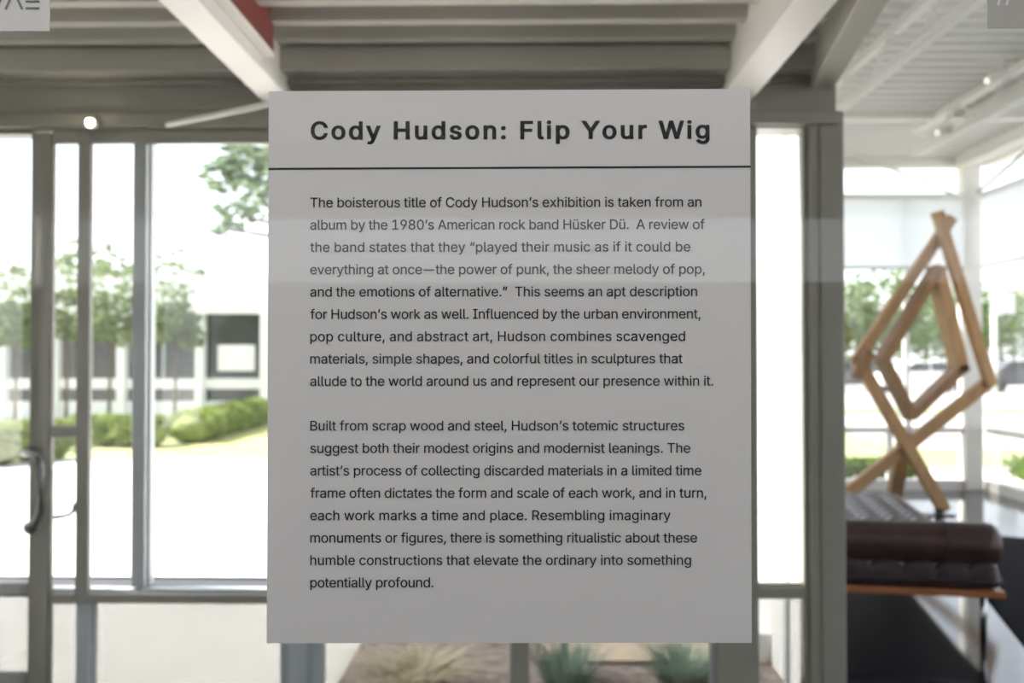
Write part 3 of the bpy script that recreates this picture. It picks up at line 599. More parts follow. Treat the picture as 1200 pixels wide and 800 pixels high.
# ---------------------------------------------------------------- the text panel on the glass
GL = {",":[188,[[[53,-119,38,-119,48,-56],[58,8,68,71,91,71],[114,71,137,71,119,8],[102,-56,84,-119,69,-119]]]],".":[188,[[[108,-4,95,-4,83,-4],[72,0,63,9,54,18],[50,28,50,41,50,54],[54,65,63,73,72,82],[83,87,95,87,108,87],[119,82,128,73,137,65],[141,54,141,41,141,28],[137,18,128,9,119,0]]]],"0":[453,[[[264,-7,227,-7,189,-7],[157,3,130,24,103,45],[83,74,69,113,55,152],[48,199,48,254,48,309],[55,356,69,395,83,434],[104,464,130,484,157,505],[189,516,227,516,264,516],[296,505,323,484,350,464],[370,434,384,395,398,356],[405,309,405,254,405,199],[398,152,384,113,370,74],[350,45,323,24,297,3]],[[202,50,227,50,252,50],[273,58,290,74,308,90],[321,113,330,144,339,174],[344,211,344,254,344,297],[339,334,330,365,321,395],[308,419,290,435,273,451],[252,460,227,460,202,460],[180,451,163,435,146,419],[132,395,123,365,114,334],[109,297,109,254,109,211],[114,174,123,144,132,113],[146,90,163,74,180,58]]]],"1":[453,[[[181,0,76,0,76,18],[76,36,76,55,181,55],[286,55,391,55,391,36],[391,18,391,0,286,0]],[[250,509,276,509,276,339],[276,170,276,0,255,0],[234,0,212,0,212,149],[212,299,212,448,211,448],[210,448,209,448,168,418],[127,388,86,358,86,381],[86,404,86,427,123,454],[161,481,198,509,224,509]]]],"8":[453,[[[260,-7,226,-7,192,-7],[162,-1,136,11,109,24],[89,40,74,62,59,83],[52,108,52,135,52,157],[56,177,65,195,74,213],[86,229,101,241,116,253],[133,261,153,265,153,265],[153,266,153,267,128,273],[108,287,93,308,78,329],[70,353,70,380,70,406],[77,429,90,450,104,470],[122,486,146,498,169,510],[196,516,226,516,256,516],[283,510,306,498,329,486],[348,470,361,450,375,429],[382,406,382,380,382,353],[374,329,359,308,344,287],[325,273,300,267,300,266],[300,265,300,265,319,261],[336,253,351,241,366,229],[378,213,387,195,396,177],[401,157,401,135,401,108],[393,83,378,62,364,40],[343,24,317,11,291,-1]],[[204,49,226,49,249,49],[268,53,285,60,301,68],[314,78,323,91,332,105],[337,121,337,139,337,158],[332,174,322,189,313,203],[300,214,283,223,266,231],[247,235,226,235,205,235],[186,231,169,223,152,214],[139,203,130,189,120,174],[115,158,115,139,115,121],[120,105,129,91,138,78],[151,68,167,60,184,53]],[[208,290,226,290,244,290],[260,293,274,300,288,307],[299,318,307,330,315,343],[319,358,319,376,319,393],[315,407,308,420,300,433],[289,443,275,449,261,456],[245,460,226,460,208,460],[191,456,177,449,163,443],[152,433,145,420,137,407],[133,393,133,376,133,358],[137,343,145,330,152,318],[163,307,178,300,192,293]]]],"9":[453,[[[195,516,226,516,258,516],[286,508,310,494,335,480],[354,460,368,434,382,409],[389,380,389,347,389,323],[383,297,373,270,362,243],[343,209,315,168,277,112],[239,56,200,0,177,0],[154,0,130,0,187,83],[244,165,301,248,303,248],[305,248,307,248,303,238],[296,229,287,221,279,213],[269,207,257,202,245,197],[232,195,218,195,187,195],[160,201,137,214,114,227],[96,245,83,269,70,292],[64,320,64,352,64,384],[71,412,85,436,99,461],[118,480,143,494,167,508]],[[246,460,226,460,207,460],[189,456,174,446,159,437],[147,424,138,407,130,391],[125,372,125,352,125,330],[130,312,138,295,147,279],[159,266,174,257,189,248],[207,243,226,243,246,243],[263,248,279,257,294,266],[306,279,314,295,323,311],[327,330,327,350,327,372],[323,391,314,407,306,424],[294,437,279,446,264,456]]]],":":[188,[[[108,-4,95,-4,83,-4],[72,0,63,9,54,18],[50,28,50,41,50,54],[54,65,63,73,72,82],[83,87,95,87,108,87],[119,82,128,73,137,65],[141,54,141,41,141,28],[137,18,128,9,119,0]],[[108,271,95,271,83,271],[72,275,63,284,54,293],[50,304,50,316,50,329],[54,340,63,349,72,357],[83,362,95,362,108,362],[119,357,128,349,137,340],[141,329,141,316,141,304],[137,293,128,284,119,275]]]],"A":[479,[[[39,0,16,0,78,170],[140,339,201,509,226,509],[251,509,276,509,338,339],[401,170,463,0,440,0],[418,0,395,0,359,101],[323,202,287,302,281,321],[273,344,264,372,255,400],[245,435,232,478,236,478],[241,478,245,478,233,435],[222,399,213,371,204,343],[196,320,191,302,155,202],[120,101,85,0,62,0]],[[197,142,110,142,110,161],[110,180,110,199,197,199],[283,199,370,199,370,180],[370,161,370,142,283,142]]]],"B":[456,[[[122,0,60,0,60,170],[60,339,60,509,120,509],[181,509,241,509,276,509],[306,503,329,491,352,479],[369,462,381,442,392,422],[398,399,398,374,398,352],[394,334,387,320,379,306],[369,294,356,286,344,277],[330,271,315,267,315,265],[315,264,315,262,331,261],[347,255,363,245,379,235],[392,221,402,203,413,185],[418,163,418,136,418,111],[412,87,400,67,388,46],[370,30,344,18,319,6],[287,0,247,0,184,0]],[[125,115,125,57,165,57],[205,57,245,57,284,57],[313,65,330,80,347,95],[355,114,355,137,355,154],[351,170,342,184,334,198],[321,209,306,218,290,227],[271,231,248,231,207,231],[166,231,125,231,125,173]],[[125,341,125,285,162,285],[200,285,238,285,257,285],[273,289,288,296,303,303],[315,313,323,326,332,339],[336,355,336,372,336,395],[328,414,313,429,297,444],[273,452,240,452,202,452],[163,452,125,452,125,396]]]],"C":[510,[[[293,-7,267,-7,223,-7],[184,4,150,25,116,46],[89,76,70,115,50,154],[40,201,40,254,40,308],[50,354,70,393,89,432],[116,462,150,484,184,505],[223,516,267,516,293,516],[317,512,340,504,363,497],[384,486,402,471,420,457],[436,439,448,418,460,398],[468,374,473,348,451,348],[430,348,408,348,404,366],[398,381,389,395,381,408],[370,419,357,428,345,438],[331,444,315,449,300,454],[284,456,267,456,236,456],[208,448,184,432,159,417],[139,394,125,364,111,334],[103,297,103,254,103,211],[111,175,125,145,140,115],[159,92,184,76,209,61],[236,53,267,53,284,53],[300,55,315,60,331,65],[345,71,357,81,370,90],[381,101,389,114,398,128],[404,143,408,160,430,160],[451,160,473,160,469,135],[460,111,448,91,436,70],[421,52,402,38,384,23],[363,12,341,5,318,-3]]]],"D":[502,[[[271,0,219,0,178,0],[137,0,96,0,96,19],[96,38,96,57,136,57],[175,57,215,57,256,57],[291,65,318,81,345,97],[366,119,379,149,392,179],[399,214,399,255,399,296],[392,331,379,361,366,390],[346,412,320,428,293,444],[260,452,221,452,178,452],[136,452,93,452,93,471],[93,490,93,509,137,509],[181,509,225,509,275,509],[317,499,353,478,388,458],[415,429,433,391,452,353],[462,308,462,255,462,202],[452,157,433,119,414,81],[387,51,351,31,314,10]],[[103,509,125,509,125,339],[125,170,125,0,103,0],[82,0,60,0,60,170],[60,339,60,509,82,509]]]],"F":[410,[[[82,0,60,0,60,170],[60,339,60,509,163,509],[266,509,369,509,369,490],[369,471,369,452,288,452],[206,452,125,452,125,394],[125,336,125,278,198,278],[272,278,346,278,346,259],[346,240,346,221,272,221],[198,221,125,221,125,147],[125,74,125,0,103,0]]]],"H":[517,[[[82,0,60,0,60,170],[60,339,60,509,82,509],[103,509,125,509,125,435],[125,362,125,289,214,289],[303,289,392,289,392,362],[392,435,392,509,414,509],[435,509,457,509,457,339],[457,170,457,0,435,0],[414,0,392,0,392,77],[392,155,392,232,303,232],[214,232,125,232,125,155],[125,77,125,0,103,0]]]],"I":[300,[[[111,0,31,0,31,19],[31,38,31,57,60,57],[89,57,118,57,118,189],[118,320,118,452,89,452],[60,452,31,452,31,471],[31,490,31,509,111,509],[190,509,269,509,269,490],[269,471,269,452,240,452],[212,452,183,452,183,320],[183,189,183,57,212,57],[240,57,269,57,269,38],[269,19,269,0,190,0]]]],"R":[449,[[[82,0,60,0,60,170],[60,339,60,509,119,509],[177,509,236,509,275,509],[307,502,333,489,359,475],[378,457,390,433,403,410],[409,382,409,352,409,321],[403,295,390,271,378,248],[359,230,333,217,307,204],[275,198,236,198,189,198],[143,198,96,198,96,217],[96,236,96,255,142,255],[188,255,234,255,260,255],[281,259,298,267,314,275],[326,286,334,300,341,315],[345,332,345,352,345,372],[341,390,334,405,326,420],[314,431,298,440,281,448],[259,452,233,452,197,452],[161,452,125,452,125,301],[125,151,125,0,103,0]],[[378,0,353,0,312,76],[271,153,230,229,254,229],[279,229,303,229,344,153],[386,76,428,0,403,0]]]],"T":[448,[[[85,452,32,452,32,471],[32,490,32,509,160,509],[288,509,417,509,417,490],[417,471,417,452,363,452],[310,452,257,452,257,301],[257,151,257,0,235,0],[214,0,193,0,193,151],[193,301,193,452,139,452]]]],"W":[686,[[[180,0,155,0,109,170],[63,339,16,509,38,509],[60,509,82,509,109,404],[136,300,163,196,168,179],[172,163,175,145,179,128],[183,111,187,94,190,76],[194,58,197,40,194,40],[192,40,189,40,193,58],[196,76,200,94,203,111],[207,128,211,145,215,163],[220,179,224,196,251,300],[279,404,306,509,331,509],[355,509,380,509,407,404],[434,300,462,196,466,179],[470,163,474,145,478,128],[482,111,486,94,490,76],[494,58,497,40,494,40],[491,40,488,40,492,58],[495,76,499,94,502,111],[506,128,510,145,515,163],[519,179,523,196,550,300],[576,404,603,509,625,509],[647,509,670,509,623,339],[577,170,530,0,505,0],[480,0,455,0,426,108],[397,215,368,323,362,344],[357,367,351,391,346,416],[341,444,336,475,341,475],[345,475,350,475,345,445],[340,419,335,395,330,371],[324,347,318,323,289,215],[260,108,230,0,205,0]]]],"Y":[472,[[[225,0,203,0,203,69],[203,139,203,208,141,308],[79,409,16,509,41,509],[66,509,91,509,125,454],[159,399,192,344,203,326],[213,309,222,292,231,275],[240,255,250,230,241,230],[232,230,224,230,233,255],[242,276,251,293,260,310],[270,327,280,344,314,399],[347,454,381,509,406,509],[430,509,455,509,393,409],[330,308,268,208,268,139],[268,69,268,0,247,0]]]],"a":[389,[[[182,-9,160,-9,136,-9],[114,-4,94,5,75,14],[59,27,48,45,36,62],[30,83,30,108,30,130],[35,147,43,161,52,175],[63,185,78,193,92,201],[108,207,125,211,143,215],[160,218,178,220,201,223],[219,225,234,227,248,228],[258,231,265,235,272,239],[276,245,276,255,276,255],[276,256,276,257,276,272],[273,286,267,297,261,308],[252,316,240,322,228,328],[213,331,196,331,178,331],[162,328,149,322,136,317],[126,309,118,301,110,292],[104,283,100,274,80,280],[61,285,41,291,50,314],[62,332,79,346,95,360],[113,369,133,375,153,381],[173,384,194,384,208,384],[223,383,239,379,255,376],[271,370,286,360,301,351],[313,338,322,320,332,303],[337,280,337,251,337,168],[337,84,337,0,317,0],[297,0,277,0,277,17],[277,35,277,52,275,52],[274,52,272,52,268,43],[261,34,252,25,243,15],[230,7,215,1,200,-5]],[[155,45,170,45,193,45],[212,50,228,59,243,68],[255,79,263,93,271,107],[276,122,276,138,276,155],[276,173,276,190,273,187],[268,184,259,182,251,180],[242,178,231,176,221,174],[210,172,200,171,190,170],[182,169,175,168,161,166],[147,163,134,159,121,154],[111,148,103,139,96,131],[92,119,92,105,92,92],[95,81,102,72,109,63],[118,57,130,52,142,48]]]],"b":[424,[[[261,-8,229,-8,206,-8],[187,-4,172,4,158,12],[146,21,138,31,129,42],[123,51,118,59,116,59],[114,59,112,59,112,39],[112,20,112,0,92,0],[72,0,53,0,53,170],[53,339,53,509,73,509],[93,509,114,509,114,446],[114,382,114,319,115,319],[117,319,118,319,123,327],[129,336,137,346,145,356],[157,365,171,373,186,381],[205,384,229,384,261,384],[289,376,313,361,337,345],[356,322,370,293,383,263],[390,229,390,189,390,149],[383,114,370,84,356,55],[337,32,313,16,289,0]],[[197,47,220,47,244,47],[263,53,279,66,295,78],[308,95,316,117,324,138],[328,162,328,189,328,216],[324,240,316,261,308,282],[296,299,280,311,264,324],[244,330,220,330,197,330],[177,324,161,312,145,300],[133,284,125,263,117,242],[113,217,113,189,113,161],[117,136,125,115,133,94],[146,77,162,65,178,53]]]],"c":[396,[[[226,-8,207,-8,173,-8],[143,0,117,16,91,33],[71,56,56,85,41,114],[34,149,34,187,34,227],[41,262,56,291,71,321],[91,343,117,360,143,376],[173,384,207,384,226,384],[243,382,260,377,276,372],[292,365,305,356,319,347],[330,335,340,322,350,309],[357,294,362,277,342,272],[322,267,303,262,300,272],[296,281,290,289,285,297],[278,305,270,311,262,317],[253,322,242,325,232,328],[220,330,207,330,182,330],[161,323,145,310,129,297],[116,280,108,258,100,237],[96,213,96,187,96,162],[100,139,108,117,116,96],[129,79,145,66,161,53],[182,46,207,46,220,46],[232,48,243,52,253,55],[263,60,271,66,279,72],[286,80,292,89,297,97],[301,107,304,117,324,112],[343,107,363,102,358,85],[351,70,341,56,332,43],[320,31,306,21,293,12],[277,4,261,-1,244,-6]]]],"d":[424,[[[219,-8,195,-8,164,-8],[136,0,111,16,87,32],[68,55,55,84,41,114],[34,149,34,189,34,229],[41,263,55,293,69,322],[88,345,112,361,136,376],[164,384,196,384,219,384],[238,381,253,373,268,365],[279,356,287,346,296,336],[302,327,306,319,308,319],[309,319,311,319,311,382],[311,446,311,509,331,509],[351,509,372,509,372,339],[372,170,372,0,352,0],[332,0,313,0,313,20],[313,39,313,59,311,59],[309,59,307,59,302,51],[295,42,287,31,278,21],[267,12,252,4,238,-4]],[[181,47,205,47,227,47],[247,53,263,65,279,77],[291,94,299,115,308,136],[312,161,312,189,312,217],[308,242,300,263,292,284],[279,300,263,312,247,324],[228,330,205,330,181,330],[161,324,145,311,129,299],[116,282,108,261,100,240],[96,216,96,189,96,162],[100,138,109,117,117,95],[129,78,145,66,161,53]]]],"e":[404,[[[238,-8,212,-8,175,-8],[143,0,117,16,90,33],[70,56,56,85,41,114],[34,148,34,187,34,226],[41,260,55,290,69,319],[89,343,115,359,141,376],[171,384,205,384,226,384],[246,381,266,374,285,367],[303,356,319,341,335,326],[348,306,357,282,366,258],[371,228,371,194,371,186],[371,178,371,169,272,169],[174,169,75,169,75,187],[75,204,75,221,163,221],[250,221,338,221,329,215],[319,208,310,202,310,227],[306,249,298,269,290,288],[278,303,263,314,247,325],[228,330,205,330,182,330],[163,325,146,313,130,302],[118,288,109,270,100,251],[96,232,96,211,96,200],[96,189,96,178,96,150],[101,126,110,106,120,87],[134,72,151,61,168,51],[189,46,212,46,228,46],[241,48,254,53,266,57],[277,64,285,73,294,82],[301,93,306,105,325,101],[345,96,365,91,359,71],[349,54,335,39,321,24],[303,13,283,4,262,-4]]]],"f":[253,[[[154,379,228,379,228,362],[228,344,228,327,154,327],[80,327,6,327,6,344],[6,362,6,379,80,379]],[[101,0,81,0,81,144],[81,288,81,432,81,453],[86,471,96,486,106,500],[119,511,135,519,152,526],[169,530,187,530,201,530],[213,529,222,527,232,525],[238,523,243,521,238,503],[233,486,227,468,224,470],[220,471,215,472,210,473],[203,474,195,474,176,474],[163,469,154,460,146,451],[142,437,142,419,142,279],[142,140,142,0,121,0]]]],"g":[425,[[[238,-151,207,-151,179,-151],[155,-147,134,-140,113,-132],[96,-123,82,-110,69,-98],[58,-84,51,-69,67,-60],[84,-50,101,-41,107,-49],[113,-57,122,-66,130,-75],[141,-82,154,-88,168,-94],[186,-97,207,-97,238,-97],[263,-90,282,-75,302,-60],[311,-37,311,-6,311,19],[311,44,311,68,310,68],[308,68,306,68,301,60],[295,51,287,41,278,32],[267,23,252,16,238,8],[219,5,195,5,164,5],[137,12,113,27,88,41],[69,62,55,90,41,118],[34,152,34,191,34,230],[41,264,55,293,69,322],[88,345,112,361,137,376],[165,384,196,384,220,384],[239,381,253,373,268,365],[280,356,288,346,297,336],[303,327,308,319,309,319],[311,319,313,319,313,339],[313,359,313,379,333,379],[353,379,372,379,372,250],[372,121,372,-9,372,-42],[365,-69,350,-90,335,-111],[316,-126,291,-136,266,-146]],[[181,59,205,59,228,59],[248,64,264,75,280,86],[292,101,300,121,308,141],[312,165,312,193,312,220],[308,243,300,264,292,284],[280,301,264,312,248,324],[228,330,205,330,181,330],[161,324,145,312,129,299],[117,283,109,262,100,242],[96,219,96,193,96,166],[100,143,109,123,117,103],[129,87,145,76,162,65]]]],"h":[410,[[[114,249,114,227,114,151],[114,76,114,0,93,0],[73,0,53,0,53,170],[53,339,53,509,73,509],[93,509,114,509,114,435],[114,361,114,287,110,287],[106,287,102,287,114,322],[131,347,152,362,174,377],[199,384,227,384,253,384],[276,379,295,369,315,358],[330,342,341,321,352,299],[357,273,357,240,357,160],[357,80,357,0,337,0],[316,0,296,0,296,78],[296,157,296,235,296,265],[288,288,273,304,258,321],[237,329,210,329,192,329],[175,325,161,317,146,309],[135,298,126,283,118,267]]]],"i":[166,[[[73,0,53,0,53,126],[53,253,53,379,73,379],[93,379,114,379,114,253],[114,126,114,0,93,0]],[[95,443,84,443,72,443],[62,447,54,455,45,462],[41,472,41,483,41,494],[45,504,54,512,62,520],[72,524,84,524,95,524],[106,520,114,512,122,504],[126,494,126,483,126,472],[122,462,114,455,106,447]]]],"k":[380,[[[132,158,110,137,110,162],[110,187,110,212,113,212],[117,212,121,212,175,268],[230,323,284,379,310,379],[335,379,360,379,301,319],[243,259,184,199,182,199],[179,199,177,199,155,178]],[[73,0,53,0,53,170],[53,339,53,509,73,509],[93,509,114,509,114,339],[114,170,114,0,93,0]],[[320,0,294,0,245,62],[197,124,148,186,162,200],[177,214,191,229,252,152],[312,76,372,0,346,0]]]],"l":[189,[[[147,-2,139,-2,110,-2],[88,5,74,20,60,35],[53,57,53,84,53,226],[53,367,53,509,73,509],[93,509,114,509,114,372],[114,235,114,99,114,81],[116,69,120,62,125,55],[133,52,146,52,152,52],[157,52,160,53,164,53],[167,54,170,54,173,37],[177,20,181,3,175,1],[169,0,162,-1,154,-2]]]],"m":[610,[[[73,0,53,0,53,126],[53,253,53,379,72,379],[92,379,112,379,112,351],[112,323,112,295,111,295],[109,295,108,295,113,316],[121,332,132,346,144,359],[157,369,172,376,187,383],[203,386,219,386,247,386],[270,378,287,361,305,344],[316,322,321,295,318,295],[315,295,312,295,317,313],[325,329,337,343,349,357],[364,367,381,375,398,382],[416,386,437,386,459,386],[479,381,497,372,515,362],[530,348,541,328,551,309],[557,285,557,255,557,170],[557,85,557,0,536,0],[516,0,496,0,496,85],[496,169,496,254,496,281],[488,301,473,313,457,325],[439,330,419,330,402,330],[387,327,374,320,362,313],[352,303,345,290,339,278],[335,263,335,247,335,165],[335,82,335,0,315,0],[295,0,274,0,274,87],[274,173,274,260,274,281],[267,298,253,311,239,324],[221,330,199,330,185,330],[171,327,158,320,144,313],[134,303,126,289,118,276],[114,258,114,238,114,159],[114,79,114,0,93,0]]]],"n":[410,[[[114,249,114,227,114,151],[114,76,114,0,93,0],[73,0,53,0,53,126],[53,253,53,379,72,379],[92,379,112,379,112,349],[112,318,112,287,109,287],[106,287,102,287,114,322],[131,347,152,362,174,377],[199,384,227,384,253,384],[276,379,295,369,314,358],[330,342,341,321,352,299],[357,273,357,240,357,160],[357,80,357,0,337,0],[316,0,296,0,296,78],[296,157,296,235,296,265],[288,288,273,304,258,321],[237,329,210,329,192,329],[175,325,161,317,146,309],[135,298,126,283,118,267]]]],"o":[415,[[[242,-8,207,-8,173,-8],[143,0,117,16,91,33],[71,56,56,85,41,114],[34,149,34,187,34,227],[41,262,56,291,71,321],[91,343,117,360,143,376],[173,384,207,384,242,384],[273,376,299,360,325,343],[345,321,359,291,374,262],[381,227,381,187,381,149],[374,114,359,85,345,56],[325,33,299,16,273,0]],[[182,46,207,46,233,46],[254,53,270,66,287,79],[299,96,307,117,315,139],[319,162,319,187,319,213],[315,236,307,258,299,280],[287,297,270,310,254,323],[233,330,207,330,182,330],[161,323,145,310,129,297],[116,280,108,258,100,237],[96,213,96,187,96,162],[100,139,108,117,116,96],[129,79,145,66,161,53]]]],"p":[424,[[[73,-143,53,-143,53,31],[53,205,53,379,72,379],[92,379,112,379,112,359],[112,339,112,319,114,319],[116,319,118,319,123,327],[129,336,137,346,145,356],[157,365,171,373,186,381],[205,384,229,384,261,384],[289,376,313,361,337,345],[356,322,370,293,383,263],[390,229,390,189,390,149],[383,114,370,84,356,55],[337,32,313,16,289,0],[261,-8,229,-8,206,-8],[187,-4,173,4,158,12],[146,21,138,31,130,42],[123,51,118,59,117,59],[115,59,114,59,114,-8],[114,-76,114,-143,93,-143]],[[197,47,220,47,244,47],[263,53,279,66,295,78],[308,95,316,117,324,138],[328,162,328,189,328,216],[324,240,316,261,308,282],[296,299,280,311,264,324],[244,330,220,330,197,330],[177,324,161,312,145,300],[133,284,125,263,117,242],[113,217,113,189,113,161],[117,136,125,115,133,94],[146,77,162,65,178,53]]]],"r":[259,[[[73,0,53,0,53,126],[53,253,53,379,72,379],[92,379,112,379,112,360],[112,340,112,321,113,321],[114,321,115,321,122,340],[135,355,152,367,170,379],[190,385,213,385,218,385],[223,385,229,384,235,384],[240,384,243,384,243,363],[243,343,243,322,242,323],[237,323,230,324,223,325],[215,326,207,326,189,326],[173,322,159,315,145,307],[134,297,126,284,118,270],[114,255,114,237,114,158],[114,79,114,0,93,0]]]],"s":[365,[[[211,-8,182,-8,156,-8],[133,-4,112,3,92,11],[75,23,62,38,49,53],[40,72,36,94,55,98],[74,102,94,107,99,86],[109,70,124,60,139,50],[158,45,181,45,208,45],[229,51,244,62,260,74],[268,87,268,103,268,116],[263,127,254,136,245,144],[231,151,212,155,191,160],[170,165,149,170,115,178],[89,191,72,208,55,225],[47,247,47,274,47,296],[53,315,65,332,77,348],[94,361,115,370,136,380],[160,384,187,384,213,384],[235,380,254,372,272,365],[287,353,299,339,310,325],[319,309,324,290,305,286],[287,281,268,277,263,292],[255,304,243,316,230,327],[212,333,187,333,165,333],[146,327,131,317,116,306],[109,293,109,277,109,263],[114,252,124,243,134,235],[150,228,172,223,191,218],[210,214,229,209,264,201],[290,188,306,171,323,154],[331,133,331,107,331,84],[325,64,312,47,300,30],[282,16,260,6,237,-3]]]],"t":[227,[[[138,379,204,379,204,362],[204,344,204,327,138,327],[72,327,6,327,6,344],[6,362,6,379,72,379]],[[65,345,65,471,85,471],[106,471,126,471,126,347],[126,222,126,98,126,81],[129,69,136,61,143,54],[154,50,170,50,174,50],[179,50,185,51,191,52],[197,53,202,54,206,36],[209,19,213,2,207,0],[200,-2,192,-3,184,-4],[176,-4,168,-4,136,-4],[110,4,92,21,74,38],[65,62,65,93,65,219]]]],"u":[410,[[[211,-5,182,-5,157,-5],[134,0,115,11,95,21],[80,37,69,59,58,80],[53,107,53,139,53,219],[53,299,53,379,73,379],[93,379,114,379,114,301],[114,222,114,144,114,114],[121,91,137,75,152,58],[173,50,200,50,218,50],[235,54,249,62,264,70],[275,81,283,97,292,112],[296,131,296,153,296,228],[296,304,296,379,316,379],[337,379,357,379,357,253],[357,126,357,0,337,0],[318,0,298,0,298,31],[298,61,298,92,301,92],[304,92,307,92,295,57],[279,32,257,17,235,2]]]],"v":[389,[[[184,0,163,0,114,126],[66,253,17,379,40,379],[62,379,84,379,111,305],[138,230,165,155,174,132],[181,110,187,87,193,64],[199,42,206,21,198,21],[191,21,184,21,191,42],[197,64,203,87,209,110],[216,132,224,155,251,230],[278,305,305,379,327,379],[349,379,371,379,323,253],[275,126,226,0,205,0]]]],"w":[567,[[[158,0,138,0,99,126],[61,253,23,379,44,379],[66,379,87,379,103,324],[118,269,133,214,140,191],[147,165,154,137,161,108],[168,76,175,41,172,41],[168,41,165,41,172,75],[179,106,186,135,193,163],[199,190,206,214,221,269],[237,324,252,379,273,379],[295,379,316,379,332,324],[347,269,362,214,368,190],[375,164,382,136,388,107],[395,76,402,41,399,41],[395,41,391,41,399,75],[406,107,413,135,420,164],[427,190,434,214,449,269],[465,324,480,379,502,379],[523,379,545,379,506,253],[468,126,429,0,409,0],[389,0,368,0,352,57],[335,114,319,172,314,189],[309,207,305,225,300,243],[295,261,291,280,286,299],[281,318,277,338,281,338],[286,338,291,338,286,319],[281,299,277,280,272,261],[267,243,263,225,258,206],[253,189,248,172,231,114],[215,57,199,0,178,0]]]],"x":[378,[[[44,0,21,0,71,73],[121,145,171,218,171,202],[171,187,171,171,124,240],[76,310,29,379,52,379],[76,379,100,379,116,355],[132,330,147,306,160,287],[170,270,179,253,188,237],[198,221,207,206,197,206],[186,206,175,206,185,221],[194,237,202,253,211,270],[221,287,233,306,249,330],[266,355,282,379,305,379],[328,379,352,379,304,309],[256,239,209,169,209,184],[209,199,209,214,258,143],[308,71,358,0,334,0],[310,0,287,0,268,28],[249,57,231,85,219,103],[209,120,200,136,191,152],[182,167,173,182,183,182],[194,182,205,182,195,167],[186,152,178,136,170,120],[160,103,148,85,129,57],[110,28,91,0,68,0]]]],"y":[389,[[[51,-140,47,-139,52,-121],[57,-103,61,-86,65,-86],[68,-87,71,-87,83,-90],[94,-91,104,-89,114,-87],[122,-82,130,-74,138,-66],[145,-53,151,-36,155,-24],[159,-13,163,-1,114,126],[66,252,17,379,40,379],[62,379,84,379,111,305],[138,230,165,155,174,132],[181,109,187,87,193,64],[199,42,206,21,198,21],[191,21,184,21,190,42],[196,64,202,87,209,110],[216,132,224,155,251,230],[278,305,305,379,327,379],[349,379,371,379,316,234],[260,88,204,-58,196,-78],[187,-94,177,-107,166,-120],[153,-129,139,-136,125,-142],[109,-145,91,-145,81,-145],[72,-144,65,-143,57,-142]]]],"ü":[410,[[[211,-5,182,-5,157,-5],[134,0,115,11,95,21],[80,37,69,59,58,80],[53,107,53,139,53,219],[53,299,53,379,73,379],[93,379,114,379,114,301],[114,222,114,144,114,114],[121,91,137,75,152,58],[173,50,200,50,218,50],[235,54,249,62,264,70],[275,81,283,97,292,112],[296,131,296,153,296,228],[296,304,296,379,316,379],[337,379,357,379,357,253],[357,126,357,0,337,0],[318,0,298,0,298,31],[298,61,298,92,301,92],[304,92,307,92,295,57],[279,32,257,17,235,2]],[[288,443,277,443,266,443],[256,447,248,455,240,462],[236,472,236,483,236,494],[240,504,248,512,256,519],[266,523,277,523,288,523],[298,519,305,512,313,504],[317,494,317,483,317,472],[313,462,305,455,298,447]],[[144,443,133,443,122,443],[112,447,104,455,97,462],[93,472,93,483,93,494],[97,504,104,512,112,519],[122,523,133,523,144,523],[154,519,162,512,170,504],[173,494,173,483,173,472],[170,462,162,455,154,447]]]],"—":[699,[[[466,244,699,244,699,226],[699,207,699,188,466,188],[233,188,0,188,0,207],[0,226,0,244,233,244]]]],"’":[177,[[[67,318,52,318,62,382],[72,445,82,509,105,509],[128,509,151,509,133,445],[116,382,98,318,83,318]]]],"“":[300,[[[75,318,52,318,69,382],[87,445,104,509,120,509],[135,509,151,509,141,445],[131,382,121,318,98,318]],[[198,318,175,318,192,382],[210,445,228,509,243,509],[259,509,274,509,264,445],[254,382,244,318,221,318]]]],"”":[300,[[[67,318,52,318,62,382],[72,445,82,509,105,509],[128,509,151,509,133,445],[116,382,98,318,83,318]],[[190,318,175,318,185,382],[195,445,205,509,228,509],[251,509,274,509,257,445],[239,382,222,318,206,318]]]]," ":[187,[]]}
BASE_U = 509.0
_d = GL['—']                      # a slightly shorter dash, as on the panel
_d[1] = [[[_d[0] / 2 + (v - _d[0] / 2) * 0.8 if i % 2 == 0 else v for i, v in enumerate(p)] for p in sp] for sp in _d[1]]


def contours(ch):
    out = []
    for sp in GL[ch][1]:
        n = len(sp) // 6 if False else len(sp)
        pts = []
        for i in range(n):
            a, b = sp[i], sp[(i + 1) % n]
            p0, h0, h1, p1 = a[2:4], a[4:6], b[0:2], b[2:4]
            cr = abs((h0[0] - p0[0]) * (p1[1] - p0[1]) - (h0[1] - p0[1]) * (p1[0] - p0[0])) + abs((h1[0] - p0[0]) * (p1[1] - p0[1]) - (h1[1] - p0[1]) * (p1[0] - p0[0]))
            k = 1 if cr < 400 else 7
            for j in range(k):
                t = j / k
                s = 1 - t
                pts.append((s**3 * p0[0] + 3 * s * s * t * h0[0] + 3 * s * t * t * h1[0] + t**3 * p1[0],
                            s**3 * p0[1] + 3 * s * s * t * h0[1] + 3 * s * t * t * h1[1] + t**3 * p1[1]))
        q = []
        for p in pts:
            if not q or (abs(p[0] - q[-1][0]) + abs(p[1] - q[-1][1])) > 0.5:
                q.append(p)
        if len(q) > 2 and abs(q[0][0] - q[-1][0]) + abs(q[0][1] - q[-1][1]) < 0.5:
            q.pop()
        out.append(q)
    return out


